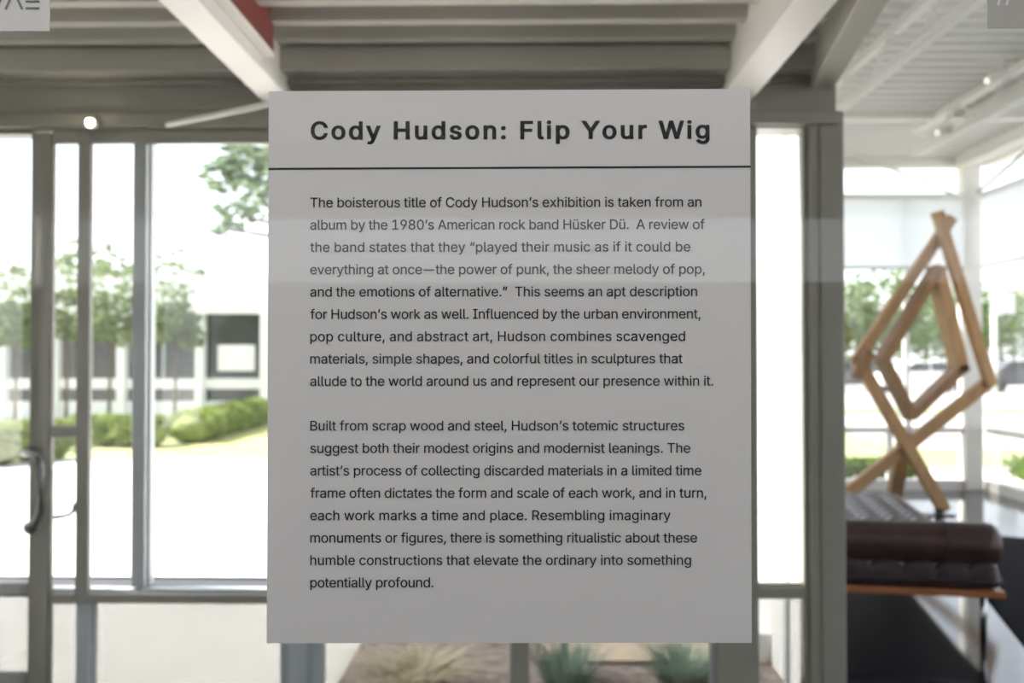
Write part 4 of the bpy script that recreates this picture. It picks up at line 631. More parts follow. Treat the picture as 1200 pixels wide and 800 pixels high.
def embolden(cs, ox, oy):
    """push every outline outwards to make a heavier letter"""
    def area(c):
        return sum(c[i][0] * c[(i + 1) % len(c)][1] - c[(i + 1) % len(c)][0] * c[i][1] for i in range(len(c))) / 2
    big = max(cs, key=lambda c: abs(area(c)))
    sgn = 1 if area(big) > 0 else -1
    res = []
    for c in cs:
        n = len(c)
        o = []
        for i in range(n):
            p, a, b = c[i], c[i - 1], c[(i + 1) % n]
            e0 = Vector((p[0] - a[0], p[1] - a[1])).normalized()
            e1 = Vector((b[0] - p[0], b[1] - p[1])).normalized()
            n0 = Vector((e0.y, -e0.x)) * sgn
            n1 = Vector((e1.y, -e1.x)) * sgn
            k = 1 + n0.dot(n1)
            m = (n0 + n1) / max(k, 0.45)
            o.append((p[0] + m.x * ox, p[1] + m.y * oy))
        res.append(o)
    return res


def winding(cs, x, y):
    w = 0
    for c in cs:
        for k in range(len(c)):
            (x0, y0), (x1, y1) = c[k - 1], c[k]
            if (y0 <= y) != (y1 <= y):
                xi = x0 + (y - y0) * (x1 - x0) / (y1 - y0)
                if xi > x:
                    w += 1 if y1 > y0 else -1
    return w


_fills = {}


def glyph_fill(ch, bold, wide=1.0):
    """triangles of one filled letter in font units"""
    key = (ch, bold, wide)
    if key not in _fills:
        cs = [[(p[0] * wide, p[1]) for p in c] for c in contours(ch)]
        if bold and cs:
            cs = embolden(cs, *bold)
        vs, es = [], []
        for c in cs:
            n0 = len(vs)
            vs += [Vector(p) for p in c]
            es += [(n0 + k, n0 + (k + 1) % len(c)) for k in range(len(c))]
        tris = []
        if vs:
            ov, oe, of, _, _, _ = mathutils.geometry.delaunay_2d_cdt(vs, es, [], 0, 0.01)
            for f in of:
                x = sum(ov[k].x for k in f) / len(f); y = sum(ov[k].y for k in f) / len(f)
                if winding(cs, x, y) != 0:
                    tris.append(f)
        else:
            ov = []
        _fills[key] = (cs, ov, tris)
    return _fills[key]


def lettering(lines, name, m, parent, Y, cap_px, bold=None, wide=1.0):
    """lines: (text, left px, right px, baseline px left, baseline px right) set on the plane Y"""
    mb = MB()
    px_m = (at(700, 450, Y) - at(600, 450, Y)).length / 100
    for (txt, xl, xr, yl, yr) in lines:
        P0, P1 = at(xl, yl, Y), at(xr, yr, Y)
        s = cap_px * px_m / (BASE_U + (2 * bold[1] if bold else 0))
        xs, pen, first, last = [], 0.0, None, None
        for ch in txt:
            cs = glyph_fill(ch, bold, wide)[0]
            if cs:
                a = min(p[0] for c in cs for p in c); b = max(p[0] for c in cs for p in c)
                if first is None: first = pen + a
                last = pen + b
            xs.append((ch, pen))
            pen += GL[ch][0] * wide + (2 * bold[0] if bold else 0)
        track = ((P1.x - P0.x) / s - (last - first)) / (len(txt) - 1)
        slope = (P1.z - P0.z) / (P1.x - P0.x)
        for k, (ch, px0) in enumerate(xs):
            cs, ov, tris = glyph_fill(ch, bold, wide)
            nv = []
            for v in ov:
                X = P0.x + (px0 + track * k - first + v.x) * s
                Z = P0.z + (X - P0.x) * slope + v.y * s + (bold[1] * s if bold else 0)
                nv.append(mb.bm.verts.new((X, Y, Z)))
            for f in tris:
                mb.bm.faces.new([nv[q] for q in f])
    bmesh.ops.delete(mb.bm, geom=[v for v in mb.bm.verts if not v.link_faces], context='VERTS')
    return mb.build(name, m, parent, recalc=False)


tl, trr, br, bl = at(315, 107, YS), at(879, 104, YS), at(881, 753, YS), at(312.5, 753.5, YS)
panel = empty('text_panel', ((bl.x + br.x) / 2, YS, min(bl.z, br.z)),
              'large pale grey exhibition text panel with black title fixed to the glass', 'sign')
b = MB()
vs = [b.bm.verts.new((p.x, YS + dy, p.z)) for dy in (0, 0.003) for p in (bl, br, trr, tl)]
b.bm.faces.new(vs[0:4]); b.bm.faces.new(vs[7:3:-1])
for i in range(4):
    j = (i + 1) % 4
    b.bm.faces.new((vs[j], vs[i], vs[4 + i], vs[4 + j]))
b.build('board', 'paper', panel)
YT = YS - 0.0006
lettering([('Cody Hudson: Flip Your Wig', 364, 831.5, 163.6, 162.6)], 'title_lettering', 'ink', panel, YT, 21.7, bold=(26.0, 18.0), wide=1.06)
ru = MB()
p0, p1, p2, p3 = at(314.6, 198.9, YT), at(879.6, 196.2, YT), at(879.6, 194.0, YT), at(314.6, 196.6, YT)
ru.quad(p0, p1, p2, p3)
ru.build('rule_line', 'ink', panel, recalc=False)
L1 = [('The boisterous title of Cody Hudson’s exhibition is taken from an', 822),
      ('album by the 1980’s American rock band Hüsker Dü.  A review of', 826),
      ('the band states that they “played their music as if it could be', 809),
      ('everything at once—the power of punk, the sheer melody of pop,', 826),
      ('and the emotions of alternative.”  This seems an apt description', 817),
      ('for Hudson’s work as well. Influenced by the urban environment,', 821),
      ('pop culture, and abstract art, Hudson combines scavenged', 803),
      ('materials, simple shapes, and colorful titles in sculptures that', 800),
      ('allude to the world around us and represent our presence within it.', 836)]
L2 = [('Built from scrap wood and steel, Hudson’s totemic structures', 802),
      ('suggest both their modest origins and modernist leanings. The', 809),
      ('artist’s process of collecting discarded materials in a limited time', 822),
      ('frame often dictates the form and scale of each work, and in turn,', 828),
      ('each work marks a time and place. Resembling imaginary', 786),
      ('monuments or figures, there is something ritualistic about these', 817),
      ('humble constructions that elevate the ordinary into something', 810),
      ('potentially profound.', 508)]
lettering([(t, 363.5, r, 242.9 + 26.15 * i, 242.1 + 26.2 * i) for i, (t, r) in enumerate(L1)], 'paragraph_lettering', 'ink', panel, YT, 11.6, bold=(6.5, 4.0))
lettering([(t, 363.5, r, 504.4 + 26.25 * i, 504.2 + 26.25 * i) for i, (t, r) in enumerate(L2)], 'paragraph_lettering', 'ink', panel, YT, 11.6, bold=(6.5, 4.0))

# grey logo panel cut by the upper left corner of the photo
c0, c1 = at(-110, 37, YS), at(58, -70, YS)
lp = empty('logo_panel', ((c0.x + c1.x) / 2, YS, c0.z), 'grey panel with dark grey logo letters in the upper left corner of the glass', 'sign')
MB().box(c0.x, c1.x, YS, YS + 0.003, c0.z, c1.z).build('board', 'paper2', lp)
lg = MB()


def stroke(mb, px0, py0, px1, py1, wpx, Y=YT):
    a, c = at(px0, py0, Y), at(px1, py1, Y)
    s = wpx * (at(101, 5, Y) - at(100, 5, Y)).length
    t = (c - a).normalized()
    n = Vector((-t.z, 0, t.x)) * (s / 2)
    mb.quad(a - n, c - n, c + n, a + n)


for y in (-6.3, 1.7, 9.7):
    stroke(lg, 29.8, y, 46, y, 2.6)
stroke(lg, 6.6, 11, 14.6, -7.5, 2.7)
stroke(lg, 26.2, 11, 17.4, -7.5, 2.7)
stroke(lg, 4.0, -7.5, -4.4, 11, 2.7)
stroke(lg, -13.4, -7.5, -4.8, 11, 2.7)
lg.build('logo_lettering', 'grey_ink', lp, recalc=False)

# grey vinyl notice in the upper right corner
c0, c1 = at(1158, 33, YS), at(1330, -70, YS)
rp = empty('vinyl_notice', ((c0.x + c1.x) / 2, YS, c0.z), 'plain grey vinyl notice in the upper right corner of the glass', 'sign')
MB().box(c0.x, c1.x, YS, YS + 0.0015, c0.z, c1.z).build('board', mat('grey_film', (0.33, 0.325, 0.305), 0.5, noise=0.02), rp)
lg = MB()
stroke(lg, 1169.5, 6, 1174, -9, 2.6)
stroke(lg, 1179.5, 6, 1184, -9, 2.6)
lg.build('white_lettering', 'paper', rp, recalc=False)

# ---------------------------------------------------------------- vestibule fittings
HB = EYE + 1.05


def beam(x0, x1, label):
    r = empty('ceiling_beam', ((x0 + x1) / 2, 2.66, HB), label, 'beam')
    MB().box(x0, x1, 1.35, YF - 0.002, HB, HB + 0.012).build('bottom_flange', 'white_steel', r)
    xm = (x0 + x1) / 2
    MB().box(x0 + 0.012, x1 - 0.012, 1.35, YF - 0.002, HB + 0.012, HB + 0.05).box(x0 + 0.028, x1 - 0.028, 1.35, YF - 0.002, HB + 0.05, EYE + 1.30).build('web', 'white_steel', r)
    return r


beam(-1.085, -0.97, 'white steel ceiling beam with a red sign box on its side')
beam(0.775, 0.905, 'white steel ceiling beam above the right corner of the text panel')
r = MB()
r.bar((1.205, YF, EYE + 1.19), (0.84, 1.35, EYE + 1.19), 0.10, 0.16, side=(1, 0.1, 0), bev=0.006)
tag(r.build('ceiling_beam', 'deck'), 'darker grey edge beam running above the right glass return', 'beam')

e = empty('exit_sign', (-0.925, 3.42, EYE + 1.135), 'dark red sign box with white bottom edge on the left ceiling beam', 'sign')
MB().box(-0.99, -0.957, 2.95, 3.70, EYE + 1.145, EYE + 1.42, 0.004).build('red_face', 'red', e)
MB().box(-0.994, -0.953, 2.94, 3.71, EYE + 1.132, EYE + 1.145, 0.003).build('bottom_trim', 'white_steel', e)
for yy in (3.05, 3.55):
    MB().box(-1.001, -0.985, yy, yy + 0.06, EYE + 1.16, EYE + 1.2).build('bracket', 'white_steel', e)

br_ = MB()
a, c = at(196, 146, YF - 0.10), at(345, 116, 3.6)
br_.tube([a, c], 0.011, 12)
br_.tube([a, at(199, 145.5, YF - 0.02)], 0.010, 10)
tag(br_.build('brace_rod', 'white_steel', smooth=True), 'thin slanting brace rod between the header and left ceiling beam', 'rod')

sp = at(102.5, 142, YF - 0.10)
r = empty('spotlight', (sp.x, YF - 0.05, sp.z - 0.02), 'small glowing spotlight on the header above the narrow sidelight', 'lamp')
MB().tube([(sp.x, YF - 0.045, sp.z), (sp.x, YF - 0.075, sp.z)], 0.020, 18).build('housing', 'white_steel', r, smooth=False)
MB().sphere((sp.x, YF - 0.085, sp.z), 0.013).build('bulb', 'bulb', r, smooth=True)

# ---------------------------------------------------------------- gallery roof steel
def joist(x, y0, y1, zt_, zb_, label, n, w=0.07):
    r = empty('roof_joist', (x, (y0 + y1) / 2, zb_), label, 'joist', 'open-web roof joists')
    MB().box(x - w / 2, x + w / 2, y0, y1, zt_ - 0.06, zt_, 0.004).build('top_chord', 'white_steel', r)
    MB().box(x - w / 2, x + w / 2, y0 + 0.1, y1, zb_, zb_ + 0.06, 0.004).build('bottom_chord', 'white_steel', r)
    st = (y1 - y0) / n
    for k in range(n):
        ya = y0 + k * st
        za, zc = (zb_ + 0.05, zt_ - 0.05) if k % 2 == 0 else (zt_ - 0.05, zb_ + 0.05)
        MB().tube([(x, ya + 0.1 if k == 0 else ya, za), (x, ya + st, zc)], 0.011, 8).build('web_rod', 'white_steel', r, smooth=True)
    return r


joist(2.53, 4.6, 9.35, CEIL + 0.0, EYE + 2.0, 'white open-web roof joist nearest to the vestibule corner', 10)
joist(3.83, 4.6, 9.9, CEIL + 0.0, EYE + 2.0, 'white open-web roof joist above the wooden sculpture', 11, 0.085)
t = MB().box(1.46, XR, 9.35, 9.5, CEIL - 0.05, CEIL + 0.02, 0.004)
tag(t.build('cross_beam', 'white_steel'), 'shallow white cross beam under the gallery deck', 'beam')
t = MB().box(4.86, 5.06, -6.0, YW - 0.03, CEIL - 0.12, CEIL + 0.02, 0.008)
tag(t.build('edge_beam', 'white_steel'), 'white edge beam along the right glass wall of the gallery', 'beam')
t = MB().box(4.05, 4.23, 5.5, 9.3, CEIL - 0.11, CEIL - 0.005, 0.008)
tag(t.build('cable_tray', 'white_steel'), 'long pale cable tray box under the gallery deck', 'tray')

for (px, py, Y, lab) in ((1168, 91, 7.6, 'white track spotlight hanging beside the cable tray'), (1108, 152, 9.0, 'white track spotlight hanging near the cross beam')):
    c = at(px, py, Y)
    r = empty('track_spotlight', (c.x, c.y, c.z - 0.06), lab, 'lamp')
    MB().tube([(c.x, c.y, c.z), (c.x + 0.05, c.y, CEIL + 0.02)], 0.012, 8).build('stem', 'white_steel', r)
    MB().tube([c + Vector((-0.08, -0.02, -0.03)), c + Vector((0.07, 0.02, 0.03))], 0.045, 14).build('lamp_head', 'white_steel', r, smooth=False)
    MB().tube([c + Vector((-0.084, -0.021, -0.031)), c + Vector((-0.09, -0.022, -0.033))], 0.018, 14).build('lens', 'lamp_white', r)

for (pa, pb, lab) in (((985, 173), (1122, 229.5), 'slender steel cross brace in the far glass wall of the gallery'),):
    t = MB().tube([at(*pa, YW - 0.14), at(*pb, YW - 0.14)], 0.017, 10)
    tag(t.build('cross_brace', 'white_steel', smooth=True), lab, 'brace')
y_b = 9.95
t = MB().tube([(XR - 0.11, YW - 0.14, gz(228)), (XR - 0.11, y_b, CEIL - 0.13)], 0.017, 10)
tag(t.build('cross_brace', 'deck', smooth=True), 'slender steel cross brace in the right glass wall of the gallery', 'brace')

# roller shades
zb_ = gz(316)
r = empty('roller_shade', ((1.5 + XR) / 2, YW - 0.05, zb_), 'white roller shade drawn halfway down the far glass wall', 'shade')
MB().box(1.5, gx(1128), YW - 0.06, YW - 0.057, zb_ + 0.03, z_tr - 0.04).build('fabric', 'shade', r)
MB().box(1.5, gx(1128), YW - 0.068, YW - 0.05, zb_, zb_ + 0.03, 0.004).build('bottom_bar', 'alu', r)
MB().tube([(1.5, YW - 0.06, z_tr - 0.02), (gx(1128), YW - 0.06, z_tr - 0.02)], 0.03, 12).build('roller', 'white_steel', r, smooth=True)
r = empty('roller_shade', (XR - 0.05, 9.0, zb_), 'white roller shade drawn halfway down the right glass wall', 'shade')
MB().box(XR - 0.06, XR - 0.057, 5.0, YW - 0.12, zb_ + 0.03, z_tr - 0.04).build('fabric', 'shade', r)
MB().box(XR - 0.068, XR - 0.05, 5.0, YW - 0.12, zb_, zb_ + 0.03, 0.004).build('bottom_bar', 'white_steel', r)
MB().tube([(XR - 0.06, 5.0, z_tr - 0.02), (XR - 0.06, YW - 0.12, z_tr - 0.02)], 0.03, 12).build('roller', 'white_steel', r, smooth=True)

# ---------------------------------------------------------------- rug and daybed
BA = math.radians(-10)
rg = MB()
ang = math.radians(14.8)
dl = Vector((math.sin(ang), math.cos(ang), 0)); dr = Vector((math.cos(ang), -math.sin(ang), 0))
k0 = Vector((2.62, 5.4, 0)) - dl * 1.6
pts = [k0, k0 + dr * 2.1, k0 + dr * 1.6 + dl * 4.6, k0 + dl * 5.05]
rg.prism([(p.x, p.y) for p in pts], 'z', 0.0, 0.012)
tag(rg.build('area_rug', 'rug'), 'flat black area rug on the glossy floor right of the daybed', 'rug')

W_, L_ = 0.98, 2.85
corner = Vector((2.455, 5.19, 0))
ex = Vector((math.cos(BA), math.sin(BA), 0)); ey = Vector((-math.sin(BA), math.cos(BA), 0))
org = corner - ex * W_
bed = empty('daybed', org, 'dark brown leather daybed with bolster on a wooden platform and steel legs', 'daybed', rz=BA)
MB().box(0, W_, 0, L_, 0.262, 0.297, 0.006).build('platform', 'platform', bed, local=True)
for (lx, ly) in ((0.07, 0.16), (W_ - 0.07, 0.16), (0.07, L_ - 0.16), (W_ - 0.07, L_ - 0.16)):
    MB().tube([(lx, ly, 0), (lx, ly, 0.262)], 0.018, 12).build('leg', 'steel', bed, local=True, smooth=True)
for ly in (0.14, L_ - 0.18):
    MB().box(0.05, W_ - 0.05, ly, ly + 0.04, 0.232, 0.262).build('cross_rail', 'steel', bed, local=True)
# cushion: soft edges, square tufting on top
cu = MB()
NX, NY = 6, 17
sub = 6
x0, x1, y0, y1 = 0.0, W_, 0.0, L_
zc0, zc1 = 0.297, 0.437
nx, ny = NX * sub, NY * sub
grid = []
for j in range(ny + 1):
    row = []
    for i in range(nx + 1):
        u, v = i / nx, j / ny
        x = x0 + (x1 - x0) * u; y = y0 + (y1 - y0) * v
        du = abs((u * NX) % 1 - 0.5) * 2; dv = abs((v * NY) % 1 - 0.5) * 2
        puff = (1 - du ** 4) * (1 - dv ** 4)
        z = zc1 - 0.04 * (1 - puff)
        e_ = min(min(x - x0, x1 - x), min(y - y0, y1 - y))
        rr = 0.06
        if e_ < rr:
            z -= rr - math.sqrt(max(0, rr * rr - (rr - e_) ** 2))
        row.append(cu.bm.verts.new((x, y, z)))
    grid.append(row)
for j in range(ny):
    for i in range(nx):
        cu.bm.faces.new((grid[j][i], grid[j][i + 1], grid[j + 1][i + 1], grid[j + 1][i]))
rim = [grid[0][i] for i in range(nx + 1)] + [grid[j][nx] for j in range(1, ny + 1)] + [grid[ny][i] for i in range(nx - 1, -1, -1)] + [grid[j][0] for j in range(ny - 1, 0, -1)]
prev = rim
for (ins, z) in ((0.0, 0.352), (0.012, 0.325), (0.035, 0.305), (0.06, 0.297)):
    ring = []
    for vtx in rim:
        x, y = vtx.co.x, vtx.co.y
        cx = min(max(x, x0 + ins), x1 - ins) if ins > 0 else (x + (ins if x <= x0 + 1e-6 else (-ins if x >= x1 - 1e-6 else 0)))
        cy = min(max(y, y0 + ins), y1 - ins) if ins > 0 else (y + (ins if y <= y0 + 1e-6 else (-ins if y >= y1 - 1e-6 else 0)))
        ring.append(cu.bm.verts.new((cx, cy, z)))
    n = len(ring)
    for k in range(n):
        cu.bm.faces.new((prev[k], prev[(k + 1) % n], ring[(k + 1) % n], ring[k]))
    prev = ring
cu.bm.faces.new(prev)
rc = 0.075
for vtx in cu.bm.verts:
    x, y = vtx.co.x, vtx.co.y
    ax = (x - (x1 - rc)) if x > x1 - rc else ((x0 + rc) - x if x < x0 + rc else 0)
    ay = (y - (y1 - rc)) if y > y1 - rc else ((y0 + rc) - y if y < y0 + rc else 0)
    if ax > 0 and ay > 0:
        nx_, ny_ = ax * math.sqrt(1 - ay * ay / (2 * rc * rc)), ay * math.sqrt(1 - ax * ax / (2 * rc * rc))
        vtx.co.x = x1 - rc + nx_ if x > x1 - rc else x0 + rc - nx_
        vtx.co.y = y1 - rc + ny_ if y > y1 - rc else y0 + rc - ny_
cush = cu.build('cushion', 'leather_top', bed, local=True, smooth=True)
# bolster: long roll with soft ends
bo = MB()
R_ = 0.115
prof = [(0.0, 0.02), (0.0, 0.06), (0.012, 0.09), (0.04, 0.112), (0.08, R_)]
pl = [(a, r_) for a, r_ in prof] + [(W_ + 0.01 - a, r_) for a, r_ in reversed(prof)]
rings = []
for (a, r_) in pl:
    rings.append([bo.bm.verts.new((a - 0.005, 0.135 + r_ * math.cos(t_ * math.pi / 16) * 1.04, 0.405 + R_ + r_ * math.sin(t_ * math.pi / 16) * 0.97)) for t_ in range(32)])
for a, c in zip(rings, rings[1:]):
    for k in range(32):
        bo.bm.faces.new((a[k], a[(k + 1) % 32], c[(k + 1) % 32], c[k]))
bo.bm.faces.new(rings[0][::-1]); bo.bm.faces.new(rings[-1])
bol = bo.build('bolster', 'leather', bed, local=True, smooth=True)
MB().tube([(W_ * 0.72, 0.135 + 0.1225 * math.cos(t_ * math.pi / 12), 0.405 + R_ + 0.1145 * math.sin(t_ * math.pi / 12)) for t_ in range(0, 25)], 0.006, 6).build('strap', 'leather', bed, local=True)

# ---------------------------------------------------------------- wooden sculpture
YC = 9.7
P = lambda px, py, dy=0.0: at(px, py, YC) + Vector((0, dy, 0))
foot = P(1050, 600)
scu = empty('wood_sculpture', (foot.x, YC, 0), 'tall diamond shaped sculpture of crossed raw timber bars on the gallery floor', 'sculpture')


def tb(p, q, w, d, m='lumber', side=None):
    o = MB().bar(p, q, w, d, bev=0.004).build('timber_bar', m, scu)
    return o


tb(P(1095, 249, -0.06), P(1158, 452, -0.06), 0.10, 0.10)
tb(P(1118, 254, 0.05), P(1004, 424, 0.05), 0.10, 0.10)
tb(P(1158, 447, -0.02), P(969, 598, 0.04), 0.115, 0.10)
tb(P(1002, 416, 0.0), P(1103, 597, -0.08), 0.115, 0.10)
foot_b = P(1048, 572, 0.55); foot_b.z = 0.0
tb(P(1066, 510, 0.10), Vector((P(1047, 575).x * 1.06, YC + 0.6, 0.02)), 0.13, 0.10)
# short stub at the left corner
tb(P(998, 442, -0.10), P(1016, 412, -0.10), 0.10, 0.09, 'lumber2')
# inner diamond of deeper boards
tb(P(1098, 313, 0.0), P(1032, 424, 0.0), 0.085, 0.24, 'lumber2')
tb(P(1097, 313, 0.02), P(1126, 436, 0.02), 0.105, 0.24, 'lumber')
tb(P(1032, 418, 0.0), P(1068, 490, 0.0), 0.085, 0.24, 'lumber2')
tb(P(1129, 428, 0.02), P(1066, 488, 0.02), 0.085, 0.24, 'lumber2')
MB().tube([P(1067, 489, 0), P(1065, 518, 0)], 0.012, 8).build('steel_rod', 'steel', scu)
f1 = P(1104, 598, -0.08)
MB().box(f1.x - 0.19, f1.x + 0.07, YC - 0.16, YC + 0.0, 0.0, 0.015, 0.003).box(f1.x - 0.10, f1.x - 0.04, YC - 0.14, YC - 0.06, 0.015, 0.075, 0.006).build('foot_plate', 'dark_metal', scu)

# ---------------------------------------------------------------- outdoors: planting bed in front of the glass
struct(MB().box(-0.88, 1.22, 4.28, 6.6, -0.05, 0.01).build('planting_bed', 'mulch'))
struct(MB().box(0.05, 1.22, 4.88, 6.6, -0.05, 0.03).build('gravel_strip', 'gravel'))


def tuft(base, n, h, spread, w, m, label, group=None, droop=0.5, name='ornamental_grass'):
    rnd = random.Random(hash(label) % 1000 if False else int(abs(base[0]) * 977 + base[1] * 131))
    mb = MB()
    for _ in range(n):
        a = rnd.uniform(0, 2 * math.pi)
        out = spread * math.sqrt(rnd.random())
        hh = h * rnd.uniform(0.6, 1.05)
        dx, dy = math.cos(a), math.sin(a)
        px_, py_ = -dy, dx
        prev = None
        b0 = Vector(base) + Vector((dx * 0.11 * rnd.random(), dy * 0.11 * rnd.random(), 0))
        for k in range(5):
            t = k / 4
            c = b0 + Vector((dx * out * t ** 1.1, dy * out * t ** 1.1, hh * (t - droop * t * t * 0.6)))
            ww = w * (1 - t) + 0.0006
            v1 = mb.bm.verts.new(c + Vector((px_ * ww, py_ * ww, 0)))
            v2 = mb.bm.verts.new(c - Vector((px_ * ww, py_ * ww, 0)))
            if prev:
                mb.bm.faces.new((prev[0], prev[1], v2, v1))
            prev = (v1, v2)
    return tag(mb.build(name, m, recalc=False), label, 'plant', group)


tuft((-0.53, 4.62, 0.0), 330, 0.24, 0.42, 0.005, 'blade', 'low straw coloured grass tuft in the bark mulch under the text panel', droop=0.9)
tuft((0.17, 4.60, 0.0), 300, 0.31, 0.20, 0.004, 'blue_blade', 'blue green tufted plant beside the slim lower mullion', droop=0.5)
tuft((0.70, 4.62, 0.0), 330, 0.29, 0.24, 0.004, 'blue_blade', 'blue green tufted plant left of the wide olive post', droop=0.5)


# ---------------------------------------------------------------- trees and hedges
def leaves(mb, rnd, c, r, n, size, squash=0.85, shell=0.45):
    for _ in range(n):
        while True:
            v = Vector((rnd.uniform(-1, 1), rnd.uniform(-1, 1), rnd.uniform(-1, 1)))
            if v.length <= 1:
                break
        v = v * (shell + (1 - shell) * 1.0) if v.length > 0.5 else v.normalized() * rnd.uniform(0.5, 1)
        p = Vector(c) + Vector((v.x * r, v.y * r, v.z * r * squash))
        q = Matrix.Rotation(rnd.uniform(0, 6.28), 3, 'Z') @ Matrix.Rotation(rnd.uniform(0, 3.14), 3, 'X')
        s = size * rnd.uniform(0.6, 1.3)
        a = q @ Vector((s, 0, 0)); b_ = q @ Vector((0, s * 0.5, 0.1 * s))
        mb.quad(p - a, p - b_, p + a, p + b_)


def tree(base, trunk_h, trunk_r, blobs, size, m, label, group, cat='tree', seed=1, branches=True):
    rnd = random.Random(seed)
    r = empty('leafy_tree', base, label, cat, group)
    b0 = Vector(base)
    t = MB()
    top = b0 + Vector((0.05, 0, trunk_h))
    t.tube([b0, b0 + Vector((0.02, 0.0, trunk_h * 0.5)), top], trunk_r, 10, trunk_r * 0.6)
    for (c, rad, n) in blobs:
        t.tube([top - Vector((0, 0, trunk_h * 0.15)), (top + Vector(c)) / 2 + Vector((0, 0, 0.1)), Vector(c)], trunk_r * 0.45, 7, trunk_r * 0.12)
    t.build('trunk', 'bark', r, smooth=True)
    f = MB()
    for (c, rad, n) in blobs:
        leaves(f, rnd, c, rad, n, size)
    f.build('foliage', m, r, recalc=False)
    return r


# branch of the near tree that hangs in over the left panes
B = lambda px, py, Y: tuple(at(px, py, Y))
tb0 = at(440, 560, 12.0); tb0.z = -0.02
tree(tuple(tb0), 2.6, 0.11,
     [(B(292, 190, 11.6), 0.36, 170), (B(262, 205, 11.8), 0.26, 80), (B(275, 250, 11.7), 0.25, 70), (B(318, 225, 11.4), 0.42, 150), (B(262, 268, 11.7), 0.12, 22),
      (B(345, 180, 12.0), 0.8, 350), (B(440, 150, 12.0), 1.3, 700), (B(540, 180, 12.3), 1.1, 500), (B(440, 60, 12.2), 1.2, 500)],
     0.085, 'leaf_dark', 'near tree whose drooping branch hangs over the left panes beside the text panel', None, seed=3)

# low trees before the pale building
for i, (px, py, rad, Y, sd, lab) in enumerate(((18, 378, 0.60, 20.3, 11, 'small pale green tree at the far left behind the door'),
                                      (78, 368, 0.72, 22.0, 12, 'small pale green tree seen through the narrow sidelight'),
                                      (128, 372, 0.66, 20.4, 13, 'small pale green tree between sidelight post and slim mullion'),
                                      (205, 378, 0.58, 22.1, 14, 'small pale green tree left of the window with the white notice'))):
    c = at(px, py, Y)
    tree((c.x, Y, -0.03), max(0.6, c.z - rad * 0.5), 0.045, [((c.x, Y, c.z), rad, 420), ((c.x - 0.45, Y + 0.2, c.z - 0.2), rad * 0.6, 150), ((c.x + 0.4, Y - 0.2, c.z - 0.3), rad * 0.6, 150), ((c.x - 0.1, Y, c.z + rad * 0.95), rad * 0.95, 170)],
         0.10, 'leaf_pale', lab, 'small trees before the pale building', seed=sd)
# big hazy trees behind the building
for i, (px, py, rad, Y, sd, lab) in enumerate(((10, 350, 1.9, 44, 21, 'distant hazy tree above the building at the far left'),
                                      (100, 325, 2.5, 51, 22, 'tallest distant hazy tree above the pale building roof'),
                                      (195, 330, 2.4, 57, 23, 'distant hazy tree above the roof near the slim mullion'))):
    c = at(px, py, Y)
    tree((c.x, Y, -0.03), c.z - rad * 0.5, 0.2, [((c.x, Y, c.z), rad, 420), ((c.x - 1.4, Y, c.z - 0.7), rad * 0.7, 180), ((c.x + 1.3, Y, c.z - 0.6), rad * 0.7, 180)],
         0.26, 'leaf_pale', lab, 'distant trees behind the building', seed=sd)


def hedge(path, w, h, n, label, m='hedge', size=0.05, seed=5, z0=-0.03):
    rnd = random.Random(seed)
    mb = MB()
    segs = []
    for (a, b_) in zip(path, path[1:]):
        a, b_ = Vector((*a, 0)), Vector((*b_, 0))
        L = (b_ - a).length
        segs.append((a, b_, L))
        t = (b_ - a) / L
        nrm = Vector((-t.y, t.x, 0))
        k = max(2, int(L / 0.35))
        for i in range(k):
            c = a + t * (L * (i + 0.5) / k) + Vector((0, 0, z0 + h * 0.45)) + nrm * rnd.uniform(-0.05, 0.05)
            mb.sphere(c, 1.0, max(w * 0.42, 0.2), w * 0.45, h * 0.47 * rnd.uniform(0.9, 1.08), sub=2)
    tot = sum(s[2] for s in segs)
    for _ in range(n):
        x = rnd.random() * tot
        for (a, b_, L) in segs:
            if x <= L:
                break
            x -= L
        t = (b_ - a) / L
        nrm = Vector((-t.y, t.x, 0))
        th = rnd.uniform(0, math.pi)
        rr = rnd.uniform(0.85, 1.1)
        p = a + t * x + nrm * (math.cos(th) * w / 2 * rr) + Vector((0, 0, z0 + 0.05 + abs(math.sin(th)) ** 0.6 * (h - 0.05) * rr))
        q = Matrix.Rotation(rnd.uniform(0, 6.28), 3, 'Z') @ Matrix.Rotation(rnd.uniform(0, 3.14), 3, 'X')
        s = size * rnd.uniform(0.6, 1.3)
        u = q @ Vector((s, 0, 0)); v = q @ Vector((0, s * 0.55, 0))
        mb.quad(p - u, p - v, p + u, p + v)
    return tag(mb.build('clipped_hedge', m, recalc=False), label, 'hedge')


def gp(px, py):
    """ground point under a pixel"""
    d = at(px, py, 1.0) - Vector((0, 0, EYE))
    t = -(EYE + 0.03) / d.z
    return (d.x * t, d.y * t)


